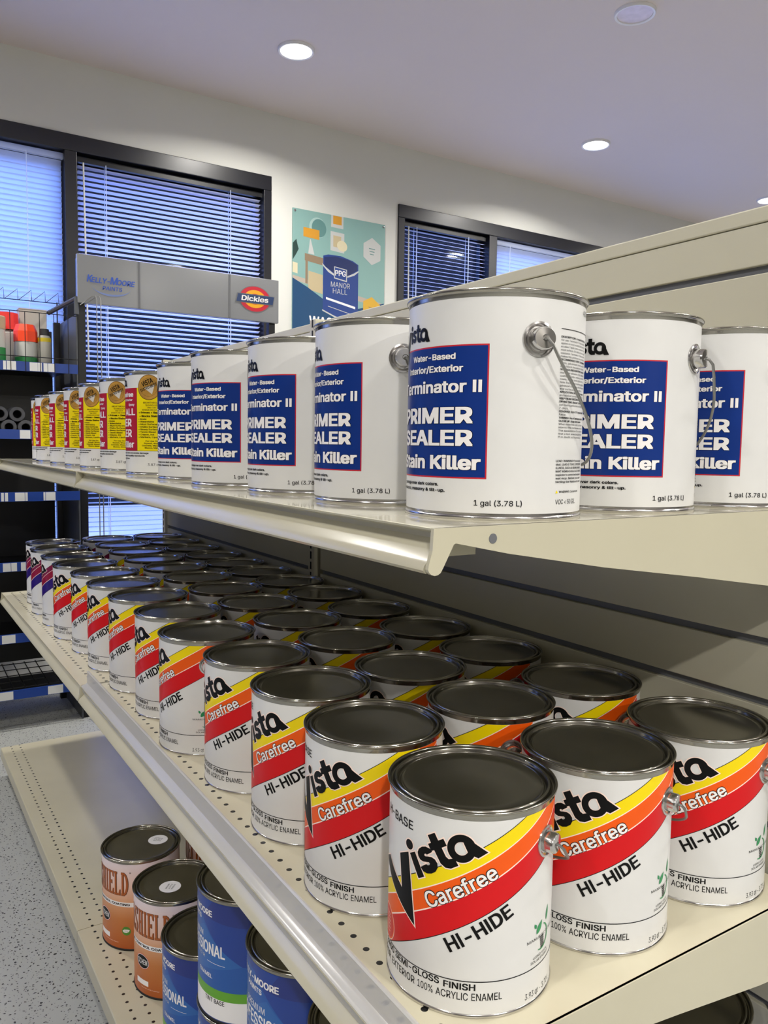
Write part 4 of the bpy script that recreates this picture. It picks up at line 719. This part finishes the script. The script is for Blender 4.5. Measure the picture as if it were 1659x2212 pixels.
def shield_art():
    a = Art()
    slab_word(a, 'ASHIELD', -.001, .1235, .1745)
    a.text('\u00ae', .0015, .172, .004, 'dbrown', 3, width=.004)
    a.rect(-.11, .0983, .014, .1083, 'white', 2); a.text('RE CONTROL COATING', .0023, .1010, .0050, 'black', 3, width=.108, align='r', bold=.03)
    a.disc(-.066, .070, .0190, 'red', 2, ry=.0150); a.disc(-.066, .070, .0182, 'white', 2.4, ry=.0142); a.disc(-.066, .070, .0172, 'black', 2.8, ry=.0132)
    a.text('OCHEM', -.066, .0645, .011, 'white', 3.2, width=.028, align='c', bold=.01)
    a.disc(-.006, .0446, .0098, 'sgreen', 2)
    a.poly([(-.0145, .0450), (-.011, .0478), (-.004, .0482), (.0015, .0475), (-.0005, .0430), (-.006, .0405), (-.012, .0415)], 'white', 2.5); a.text('GREEN', -.0065, .0438, .0018, 'sgreen', 3, width=.008, align='c')
    a.rect(-.085, .0222, -.050, .0328, 'white', 2); a.text('Interior and Exterior', -.0247, .0165, .0018, 'pale', 2, width=.045, align='r')
    a.rect(.0122, .060, .05, .093, 'white', 2); a.rect(.0122, .024, .05, .055, 'white', 2)
    return a

def ear_bm(te, ze, R_=R):
    bm = bmesh.new()
    prof = [(.0155, .0002), (.0152, .0014), (.0135, .0018), (.0122, .0010), (.0114, .0001), (.0102, .0002), (.0099, .0020), (.0097, .0096), (.0088, .0112), (.0030, .0116), (.0022, .0106), (0, .0104)]
    lathe(bm, prof, 28)
    for v in bm.verts:
        a, b, d = v.co.x, v.co.y, v.co.z; t = te + a / R_; v.co = ((R_ + d) * math.cos(t), (R_ + d) * math.sin(t), ze + b)
    return bm
def bail_bm(te, ze, drop):
    ax = Vector((math.cos(te), math.sin(te), 0)); pe = Vector((-ax.y, ax.x, 0)); pts = []
    pts += [ax * (R + .0085), ax * (R + .0150) + Vector((0, 0, -.0005)), ax * (R + .0185) + pe * .003 + Vector((0, 0, -.004))]
    for k in range(1, 30):
        f = PI * k / 30; s = math.sin(f)
        pts.append(ax * ((R + .0165) * math.cos(f)) + pe * ((R + .0065) * s) + Vector((0, 0, -.006 - drop * s)))
    pts += [-ax * (R + .0185) + pe * .003 + Vector((0, 0, -.004)), -ax * (R + .0150) + Vector((0, 0, -.0005)), -ax * (R + .0085)]
    # smooth once
    q = [pts[0]] + [(pts[i - 1] + 2 * pts[i] + pts[i + 1]) / 4 for i in range(1, len(pts) - 1)] + [pts[-1]]
    bm = bmesh.new(); tube(bm, [p + Vector((0, 0, ze)) for p in q], .0015, 8); return bm

def make_can(label, art, paper, group, ears=None, lidm='lidtin', ztop=.191, drop=.06, foot='tin', zlo=.004):
    """a gallon can standing at its base, label reference line facing +x"""
    e = thing('paint_can', label, 'paint can', group=group)
    bm = bmesh.new(); lathe(bm, [(0, .002), (.0770, .002), (.0800, .0004), (.0836, 0), (.0843, .0010), (.0843, .0028), (.0835, .0038), (R - .0002, .0042), (R - .0002, .1945)], 96); obj('body', bm, M[foot], e, True, 40)
    me = wrap_art(art, R, zlo, ztop, paper); link('label', me, None, e)
    z = H; bm = bmesh.new()
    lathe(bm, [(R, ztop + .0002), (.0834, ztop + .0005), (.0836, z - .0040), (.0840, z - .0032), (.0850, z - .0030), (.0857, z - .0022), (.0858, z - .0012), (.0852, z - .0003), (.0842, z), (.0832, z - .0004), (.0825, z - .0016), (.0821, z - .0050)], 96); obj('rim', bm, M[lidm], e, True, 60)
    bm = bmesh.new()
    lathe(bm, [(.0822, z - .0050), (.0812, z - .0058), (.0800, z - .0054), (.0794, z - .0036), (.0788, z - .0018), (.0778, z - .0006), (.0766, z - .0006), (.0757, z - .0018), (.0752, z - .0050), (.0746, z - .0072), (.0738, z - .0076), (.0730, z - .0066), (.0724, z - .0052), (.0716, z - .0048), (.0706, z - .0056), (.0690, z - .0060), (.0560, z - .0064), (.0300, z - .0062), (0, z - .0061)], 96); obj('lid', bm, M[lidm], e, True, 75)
    if ears is not None:
        t, ze = math.radians(ears), .157
        obj('ear', ear_bm(t, ze), M['tin'], e, True, 30); obj('ear', ear_bm(t + PI, ze), M['tin'], e, True, 30)
        obj('bail_handle', bail_bm(t, ze, drop), M['wire'], e, True, 40)
    return e
ORD = ['nearest', 'second', 'third', 'fourth', 'fifth', 'sixth', 'seventh', 'eighth', 'ninth', 'tenth', 'eleventh', 'twelfth', 'thirteenth']
def place(proto, used, x, y, z, th, label, group):
    if not used[0]:
        used[0] = True; proto.location = (x, y, z); proto.rotation_euler = (0, 0, math.radians(th)); proto['label'] = label; proto['group'] = group; return proto
    return dup(proto, (x, y, z), math.radians(th), label, group)

GW = 'striped paint cans on the middle shelf'
warm = make_can('striped can', stripe_art('warm'), 'paper', GW, ears=98.); uw = [False]
plum = make_can('striped can', stripe_art('plum'), 'paper', GW, ears=98.); up_ = [False]
rowA = [(.5036, .6095, 192.7), (.5036, .797, 180.4), (.5114, .9768, 172.7), (.5104, 1.1614, 171), (.495, 1.3478, 153), (.507, 1.5445, 164.4), (.503, 1.735, 160), (.499, 1.922, 168), (.498, 2.098, 165), (.486, 2.272, 180), (.487, 2.450, 155), (.486, 2.631, 168), (.499, 2.805, 160)]
rowB = [(.6823, .6066, 189.7), (.6861, .796, 150.5), (.6843, .9819, 168), (.6875, 1.1801, 160), (.6833, 1.3646, 166), (.6837, 1.5537, 158), (.685, 1.742, 170), (.683, 1.925, 162), (.684, 2.105, 171), (.682, 2.290, 165), (.684, 2.470, 158), (.685, 2.650, 166), (.683, 2.830, 170)]
rowC = [(.8609, .6021, 182.8), (.8606, .7997, 172), (.8578, .9986, 160), (.8604, 1.1885, 166), (.8577, 1.3838, 158), (.8605, 1.5798, 170), (.8605, 1.7631, 163), (.8565, 1.938, 168), (.8565, 2.111, 160), (.859, 2.285, 165), (.859, 2.470, 170), (.859, 2.655, 160), (.859, 2.840, 166)]
for rname, row, nw in (('front', rowA, 10), ('centre', rowB, 11), ('back', rowC, 9)):
    for i, (x, y, th) in enumerate(row):
        if i < nw: place(warm, uw, x, y, ZM, th, 'yellow, orange and red striped paint can, %s in the middle shelf\'s %s row' % (ORD[i], rname), GW)
        else: place(plum, up_, x, y, ZM, th, 'maroon and navy striped paint can, %s far end, middle shelf\'s %s row' % (['at the', 'second from', 'third from', 'fourth from', 'fifth from'][len(row) - 1 - i], rname), GW)

GT = 'blue-label primer cans on the top shelf'
prim = make_can('primer can', primer_art(), 'paper', GT, ears=30., ztop=.1922, drop=.105, zlo=.0062); ut = [False]
for x, y, th, lb in ((.5068, .5938, 226, 'white can with blue primer label at upper shelf\'s near front corner'), (.5088, .7892, 219.2, 'white blue-label primer can just left of the near corner can'), (.5072, .9807, 231, 'white blue-label primer can, third from the near corner'), (.4935, 1.1680, 242, 'white blue-label primer can, fourth from the near corner'), (.505, 1.377, 246, 'white blue-label primer can next to the red and yellow label cans'),
                     (.6901, .6029, 255.5, 'white blue-label primer can right behind the near corner can'), (.8625, .5927, 229.9, 'white blue-label primer can nearest the back panel at right edge')):
    place(prim, ut, x, y, ZU, th, lb, GT)
GR = 'red and yellow label cans on the top shelf'
rcan = make_can('red and yellow can', wall_art(), 'paper', GR, ears=97., ztop=.1922, drop=.08, zlo=.0062); ur = [False]
for i, (x, y, th) in enumerate([(.505, 1.588, 207), (.505, 1.798, 201.5), (.505, 2.004, 196), (.505, 2.184, 200), (.505, 2.386, 205), (.505, 2.611, 204), (.522, 2.79, 190)]):
    place(rcan, ur, x, y, ZU, th, 'red and yellow label can with gold medal, %s on the upper shelf' % (ORD[i] if i else 'first past blue cans'), GR)

GK = 'blue enamel cans on the base deck'
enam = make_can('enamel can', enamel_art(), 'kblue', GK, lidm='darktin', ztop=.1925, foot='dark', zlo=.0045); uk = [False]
for x, y, lv, th, lb in ((.494, 1.34, 0, 205, 'blue enamel can standing single beside the orange cans'), (.492, 1.145, 0, 214, 'bottom can of the blue stack second from the orange cans'), (.492, 1.145, 1, 202.6, 'blue enamel can with green band on top of the farthest stack'),
                         (.495, .953, 0, 209, 'bottom can of the second nearest blue front stack'), (.495, .953, 1, 216.7, 'blue enamel can topping the second stack, lid cut by shelf edge'), (.495, .764, 0, 200, 'bottom can of the nearest blue front stack'), (.495, .764, 1, 210, 'blue enamel can topping the nearest front stack at bottom edge'),
                         (.847, .600, 0, 195, 'bottom blue can of the stack against the back panel'), (.847, .600, 1, 200, 'dark-lidded can topping the stack at the lower right corner')):
    place(enam, uk, x, y, ZB + lv * (H + .0002), th, lb, GK)
GS = 'orange coating cans on the base deck'
shld = make_can('orange can', shield_art(), 'shield', GS, lidm='darktin', ztop=.1925, foot='dark', zlo=.0045); us = [False]
S1 = place(shld, us, .478, 1.723, ZB, 236, 'orange coating can farthest out, white sticker near lid\'s far edge', GS)
S2 = place(shld, us, .495, 1.532, ZB, 246, 'orange coating can with centred lid sticker beside the blue can', GS)
S3 = place(shld, us, .672, 1.735, ZB, 215, 'orange coating can half hidden behind the front orange cans', GS)
def sticker(can, wx, wy, rot):
    th = can.rotation_euler.z; d = Vector((wx, wy, 0)) - Vector((can.location.x, can.location.y, 0)); d.rotate(Matrix.Rotation(-th, 3, 'Z'))
    a = Art(); a.disc(0, 0, .0215, 'white', 0)
    for k, s in enumerate(('EXTERIOR', 'FLAT', 'MIDTONE')): a.text(s, 0, .005 - k * .006, .003, 'ink', 1, width=.018, align='c')
    c, sn = math.cos(rot - th), math.sin(rot - th)
    me = board_art(a, lambda u, v, h: (d.x + u * c - v * sn, d.y + u * sn + v * c, H - .0060 + h))
    lid = [c2 for c2 in can.children if c2.name.startswith('lid')][0]
    o = link('lid_sticker', me, None, lid); o['label'] = 'round white lid sticker'
sticker(S1, .517, 1.727, math.radians(-40)); sticker(S2, .480, 1.524, math.radians(-130))
print('cans done')

# ------------------------------------------------------------------ header sign in front of the window
SY = 3.5
hs = thing('header_sign', 'grey header sign on black posts with blue lettering and red oval logo', 'sign', (1.19, SY, FZ))
boxobj('sign_board', .735, 1.643, SY, SY + .022, 1.103, 1.302, M['signgrey'], hs, .002)
for x in (.988, 1.398): boxobj('sign_seam', x - .004, x + .004, SY - .002, SY + .004, 1.106, 1.300, M['seam'], hs)
for x in (.738, 1.603):
    boxobj('post', x, x + .032, SY + .022, SY + .052, FZ, 1.29, M['rack'], hs, .002)
    boxobj('foot', x - .002, x + .06, SY + .02, SY + .10, FZ, FZ + .012, M['rack'], hs)
M['kmblue'] = mat('sign_blue_ink', '#2f55b5', .3); M['kmswoosh'] = mat('sign_swoosh_ink', '#7184b8', .3); M['logored'] = mat('logo_red_ink', '#c8102e', .3); M['logoyel'] = mat('logo_yellow_ink', '#f2a900', .3); M['logoblue'] = mat('logo_blue_ink', '#1c3765', .3)
a = Art()
for s_, u, h in (('K', .772, .030), ('ELLY-', .790, .022), ('M', .866, .030), ('OORE', .893, .022)):
    a.text(s_, u, 1.192, h, 'kmblue', 2, width={'K': .020, 'ELLY-': .074, 'M': .029, 'OORE': .074}[s_], bold=.025, shear=.18)
a.text('PAINTS', .835, 1.166, .016, 'kmblue', 2, width=.080, bold=.015, shear=.15)
n = 24; up = []; lo = []
for k in range(n + 1):
    t = PI * (1.02 + .96 * k / n); up.append((.872 + .080 * math.cos(t), 1.180 + .030 * math.sin(t))); lo.append((.872 + .080 * math.cos(t), 1.179 + (.030 + .007 * math.sin(PI * k / n)) * math.sin(t)))
a.add(up + lo, [(i, i + 1, n + 2 + i, n + 1 + i) for i in range(n)], 'kmswoosh', 1)
o = hs.location; link('blue_lettering', board_art(a, lambda u, v, h: (u - o.x, -h, v - o.z)), None, hs); a = Art()
lx, lz = 1.522, 1.203
a.disc(lx, lz, .079, 'seam', 1, ry=.060); a.disc(lx, lz, .076, 'logored', 1.5, ry=.057); a.disc(lx, lz, .054, 'logoyel', 2, ry=.041); a.disc(lx, lz, .032, 'logored', 2.5, ry=.024)
a.rect(lx - .058, lz - .03, lx - .045, lz + .03, 'logored', 2.6)
a.poly([(lx - .098, lz - .021), (lx + .092, lz - .021), (lx + .100, lz + .021), (lx - .088, lz + .021)], 'seam', 3); a.poly([(lx - .092, lz - .018), (lx + .089, lz - .018), (lx + .096, lz + .018), (lx - .084, lz + .018)], 'logoblue', 3.4)
a.text('Dickies', lx - .068, lz - .011, .023, 'white', 4, width=.134, bold=.025, shear=.12)
link('red_oval_logo', board_art(a, lambda u, v, h: (u - o.x, -h, v - o.z)), None, hs)


wh = thing('wire_hanger_stand', 'thin double-wire hanger stand before the lower left of the grey sign', 'display stand', (.812, 3.47, FZ))
bm = bmesh.new()
for dx in (-.008, .008): tube(bm, [(dx, 0, .006), (dx, 0, 1.775), (dx - .004, .004, 1.792), (dx - .02, .006, 1.788), (dx - .062, .016, 1.752)], .0022, 6)
obj('wire_upright', bm, M['wire'], wh, True)
bm = bmesh.new(); box(bm, -.05, .05, -.03, .02, 0, .008); obj('foot_plate', bm, M['rack'], wh)

# ------------------------------------------------------------------ poster on the wall
for k, c in (('teal', '#86ada8'), ('teald', '#5f8a88'), ('tealp', '#a9c6c0'), ('wave', '#12456f'), ('shade', '#d2962f'), ('wood', '#8f7a62'), ('tan', '#c0b08c'), ('cream', '#d8cfae'), ('canblue', '#1f3f86'), ('candark', '#17295e'), ('hexgrey', '#c3c5c3'), ('hexyel', '#d9aa33'), ('plant', '#27423c'), ('pfloor', '#b8aa9c')): M[k] = mat('poster_' + k, c, .35)
po = thing('wall_poster', 'wall poster of a blue paint can in a teal room, between windows', 'poster', (2.25, WY, 1.05))
boxobj('poster_board', 1.955, 2.548, WY - .008, WY - .001, 1.05, 1.808, M['teal'], po)
def P_(x, y):
    f = (x - 75) / 1350; return (1.955 + .593 * (f * .93 + f * f * .07), 1.808 - (y - 55 - 230 * f) * (.000368 + .0001 * f))
a = Art()
def pp(pts, mk, lay): a.poly([P_(*p) for p in pts], mk, lay)
def pr_(x0, y0, x1, y1, mk, lay): pp([(x0, y1), (x1, y1 + (x1 - x0) * .17), (x1, y0 + (x1 - x0) * .17), (x0, y0)], mk, lay)
def pd(x, y, rx, ry, mk, lay): pp([(x + rx * math.cos(2*PI*k/32), y - ry * math.sin(2*PI*k/32) + rx * math.cos(2*PI*k/32) * .17) for k in range(32)], mk, lay)
pr_(76, 1020, 1424, 1085, 'pfloor', 1)
z0 = 1.0505; a.poly([P_(76, 1060), P_(300, 1165), P_(520, 1285), P_(760, 1370), P_(1050, 1345), P_(1424, 1240), (2.5478, z0), (1.9552, z0)], 'wave', 2)
pd(440, 330, 122, 138, 'tealp', 1); pd(460, 335, 106, 122, 'teald', 1.4); pr_(232, 325, 466, 455, 'shade', 2)
pp([(340, 490), (395, 700), (305, 690), (330, 490)], 'hexgrey', 2); pr_(255, 690, 530, 790, 'wood', 1.6); pr_(265, 790, 300, 1110, 'wood', 1.5); pr_(310, 930, 520, 1190, 'tan', 1.8)
pr_(636, 150, 815, 310, 'hexgrey', 1.5); pr_(665, 160, 790, 270, 'shade', 1.8); pr_(630, 365, 830, 620, 'hexgrey', 1.5); pr_(670, 420, 785, 570, 'tan', 1.8)
pd(800, 560, 75, 70, 'cream', 2.2); pp([(78, 560), (130, 500), (150, 590), (165, 640), (125, 720), (78, 800)], 'plant', 1.6); pr_(76, 830, 150, 980, 'cream', 1.6)
pp([(525, 700), (600, 680), (780, 690), (960, 745), (1040, 790), (1040, 1500), (900, 1525), (700, 1490), (525, 1430)], 'canblue', 3)
pp([(540, 720), (700, 700), (900, 735), (1025, 790), (1025, 860), (860, 960), (700, 930), (540, 830)], 'candark', 3.3)
pp([(510, 800), (560, 850), (690, 935), (690, 960), (600, 915), (515, 830)], 'hexgrey', 3.6); pp([(1045, 880), (980, 930), (880, 965), (880, 945), (970, 905), (1040, 865)], 'hexgrey', 3.6)
pr_(685, 830, 875, 990, 'hexgrey', 3.8); pr_(697, 843, 863, 978, 'canblue', 4)
def pt_(s_, x, y, x1, cap, mk, lay, bold=.0):
    p = P_(x, y); q = P_(x1, y + (x1 - x) * .17); a.text(s_, p[0], p[1], cap, mk, lay, width=q[0] - p[0], bold=bold)
pt_('PPG', 702, 950, 858, .030, 'white', 4.4, .02); pt_('MANOR', 640, 1105, 920, .028, 'hexgrey', 4); pt_('HALL', 670, 1190, 880, .028, 'hexgrey', 4)
pr_(570, 1255, 1000, 1285, 'white', 3.8); pr_(600, 1370, 950, 1378, 'hexgrey', 3.8)
pp([(515, 1430), (700, 1490), (900, 1525), (1045, 1495), (1045, 1515), (900, 1545), (700, 1510), (515, 1450)], 'hexgrey', 3.8)
for cx, cy, mk in ((1237, 612, 'hexgrey'), (1243, 1345, 'hexyel')):
    pp([(cx, cy - 170), (cx + 125, cy - 75), (cx + 125, cy + 110), (cx, cy + 168), (cx - 125, cy + 65), (cx - 125, cy - 105)], mk, 3)
    for k in range(3): pr_(cx - 45 + 8 * k, cy - 45 + 35 * k, cx + 45 - 8 * k, cy - 35 + 35 * k, 'teald' if mk == 'hexgrey' else 'wood', 3.4)
pt_('WASH', 325, 1712, 770, .060, 'white', 4, .02)
o2 = po.location; me = board_art(a, lambda u, v, h: (u - o2.x, -.0078 - h * .5, v - o2.z)); link('poster_print', me, None, po)
for x in (1.968, 2.535):
    bm = bmesh.new(); lathe(bm, [(0, .006), (.005, .005), (.007, .002), (.007, 0)], 16)
    for v in bm.verts: v.co = (x - o2.x + v.co.x, -.008 - v.co.z, 1.795 - o2.z + v.co.y)
    obj('poster_pin', bm, M['tin'], po, True)

# ------------------------------------------------------------------ black wall rack with price strips
RX0, RX1, RY0, RY1 = -.95, .735, 3.5, 3.87
rk = thing('display_rack', 'black wall rack with blue and white price strips beyond the shelving', 'display rack', (RX0, RY0, FZ)); ro = rk.location
def rb_(name, *a_, m='rack', bev=0., parent=None): return boxobj(name, *a_, M[m], parent or rk, bev)
rb_('back_panel', RX0, .697, RY1 - .012, RY1, -.46, 1.02)
rb_('side_panel', RX1 - .006, RX1, RY0 + .01, RY1 - .03, FZ, 1.055, m='rackgrey'); rb_('side_panel', RX0, RX0 + .006, RY0 + .01, RY1, FZ, 1.055, m='rackgrey')
for x in (.704, RX0 + .01): rb_('post', x, x + .026, RY1 - .03, RY1, FZ, 1.06)
LV = [.829, .557, .305, .02, -.275, -.51]
TAGS = [[(.449, .459), (.462, .496), (.546, .576), (.577, .592), (.598, .613), (.615, .642)], [(.504, .543)], [(.43, .440), (.444, .455), (.481, .517), (.519, .528), (.588, .595), (.597, .634)], [(.43, .459), (.461, .482), (.497, .515), (.518, .545)], [(.42, .470)], [(.40, .457), (.590, .650)]]
for k, z in enumerate(LV):
    if k < 5: rb_('rack_shelf', RX0 + .006, .699, RY0 + .004, RY1 - .012, z - .012, z - .002)
    st = rb_('price_strip', RX0, RX1 - .004, RY0 - .003, RY0 + .003, z - .019, z + .019, m='tagblue')
    tg = list(TAGS[k]); x = .36 - .02 * k
    while x > RX0 + .12: tg.append((x - .05, x)); x -= .13
    for x0, x1 in tg: rb_('price_tag', x0 + (.0 if x1 < .43 else .0), x1, RY0 - .0045, RY0 - .003, z - .017, z + .017, m='tagwhite')
# front wires of the top shelf
bm = bmesh.new(); x = .695
while x > RX0:
    tube(bm, [(x - ro.x, -.004, .809 - ro.z), (x - ro.x, -.004, 1.045 - ro.z)], .0016, 6); x -= .0545
for z in (.868, 1.045): tube(bm, [(0, -.004, z - ro.z), (RX1 - ro.x, -.004, z - ro.z)], .0018, 6)
obj('front_wires', bm, M['rack'], rk)
bm = bmesh.new(); x = RX0; pts = []
while x < .70:
    pts += [(x - ro.x, RY1 - .02 - ro.y, 1.145 - ro.z), (x + .052 - ro.x, RY1 - .02 - ro.y, 1.192 - ro.z), (x + .054 - ro.x, RY1 - .02 - ro.y, 1.145 - ro.z)]; x += .056
tube(bm, pts, .0016, 6); tube(bm, [(0, RY1 - .02 - ro.y, 1.145 - ro.z), (RX1 - ro.x, RY1 - .02 - ro.y, 1.145 - ro.z)], .002, 6); tube(bm, [(.72 - ro.x, RY1 - .02 - ro.y, 1.05 - ro.z), (.72 - ro.x, RY1 - .02 - ro.y, 1.15 - ro.z)], .003, 6); tube(bm, [(.02, RY1 - .02 - ro.y, 1.05 - ro.z), (.02, RY1 - .02 - ro.y, 1.15 - ro.z)], .003, 6)
obj('zigzag_wire_rail', bm, M['rack'], rk)
bm = bmesh.new(); tube(bm, [(RX1 - .004 - ro.x, 0.005, 1.055 - ro.z), (RX1 - .004 - ro.x, 0.005, 1.12 - ro.z), (.665 - ro.x, .24, 1.085 - ro.z)], .010, 8); obj('top_arm', bm, M['rackgrey'], rk, True)
bm = bmesh.new(); x = RX0 + .03
while x < .70:
    tube(bm, [(x - ro.x, .003, -.488 - ro.z), (x - ro.x, RY1 - .012 - ro.y, -.468 - ro.z)], .0022, 6); x += .046
for k in range(5): tube(bm, [(.006, .02 + .08 * k, -.487 + .0045 * k - ro.z), (.699 - ro.x, .02 + .08 * k, -.487 + .0045 * k - ro.z)], .0022, 6)
obj('wire_deck', bm, M['rack'], rk)

# goods on the rack
def bottle(name, label, cat, x, y, z, parts):
    e = thing(name, label, cat, (x, y, z))
    for nm, prof, mk, n in parts:
        bm = bmesh.new(); lathe(bm, prof, n); obj(nm, bm, mk, e, n > 12)
    return e
ZS = .8272
orange_cap = mat('orange_cap_plastic', '#ff4a1c', .4); red_cap = mat('red_cap_plastic', '#e8302a', .4); dkgreen = mat('green_label', '#1f7a3c', .45); offw = mat('white_bottle_plastic', '#b9bab4', .45); tanm = mat('tan_lid_plastic', '#b59a7a', .5); spray = mat('grey_spray_can', '#9c9a90', .4); yell = mat('yellow_band', '#c9b41c', .45); dk = mat('dark_cap_plastic', '#2a2a2c', .5); roll = mat('grey_roller_nap', '#55565a', .9, noise=.3, nscale=60); card = mat('white_carton', '#b4b1a8', .6)
bottle('squeeze_bottle', 'white bottle with bright orange faceted cap on the rack\'s top shelf', 'bottle', .548, 3.595, ZS, [('body', [(0, 0), (.040, 0), (.043, .004), (.043, .100), (.040, .112), (0, .112)], offw, 32), ('green_band', [(.0434, .004), (.0434, .045)], dkgreen, 32), ('cap', [(.046, .108), (.046, .150), (.036, .178), (0, .180)], orange_cap, 8)])
bottle('jug', 'red-capped jug behind the orange-capped bottle on the rack', 'jug', .490, 3.715, ZS, [('body', [(0, 0), (.050, 0), (.052, .01), (.050, .15), (.03, .17), (0, .17)], offw, 32), ('cap', [(.052, .165), (.050, .235), (0, .237)], red_cap, 12)])
bottle('canister', 'tan-lidded canister with green label at left photo edge', 'canister', .428, 3.57, ZS, [('body', [(0, 0), (.040, 0), (.041, .004), (.041, .15), (0, .15)], offw, 32), ('label', [(.0414, .02), (.0414, .075)], dkgreen, 32), ('lid', [(.043, .148), (.043, .196), (.040, .200), (0, .200)], tanm, 32)])
bottle('spray_can', 'grey spray can with yellow band on the rack\'s top shelf', 'spray can', .617, 3.58, ZS, [('body', [(0, 0), (.025, 0), (.026, .003), (.026, .128), (.020, .138), (0, .138)], spray, 32), ('yellow_band', [(.0263, .112), (.0263, .128)], yell, 32), ('cap', [(.019, .136), (.019, .165), (0, .167)], dk, 24)])
cb = thing('carton', 'white carton standing behind the spray can on the rack', 'box', (.600, 3.76, ZS)); bm = bmesh.new(); box(bm, -.055, .055, -.03, .03, 0, .262, .002); obj('carton_body', bm, card, cb); bm = bmesh.new(); box(bm, -.056, .056, -.031, .031, .262, .266); obj('carton_lid', bm, card, cb)
for k, (x, z) in enumerate([(.405, 0), (.468, 0), (.531, 0), (.4365, .0525), (.4995, .0525)]):
    e = thing('paint_roller_cover', 'grey roller cover on the rack\'s second shelf, %s' % ['bottom row, left', 'bottom row, middle', 'bottom row, right', 'upper row, left', 'upper row, right'][k], 'paint roller', (x, 3.52, .5552 + .0302 + z), 0, 'roller covers on the black rack')
    bm = bmesh.new(); lathe(bm, [(.018, 0), (.0285, .001), (.0300, .006), (.0300, .214), (.0285, .219), (.018, .22), (.018, 0)], 28)
    for v in bm.verts: v.co = (v.co.x, v.co.z, v.co.y)
    obj('nap', bm, roll, e, True, 40)
    bm = bmesh.new(); lathe(bm, [(.0178, 0), (.0178, .22), (.016, .22), (.016, 0), (.0178, 0)], 20)
    for v in bm.verts: v.co = (v.co.x, v.co.z, v.co.y)
    obj('core', bm, dk, e, True, 40)
print('all done')
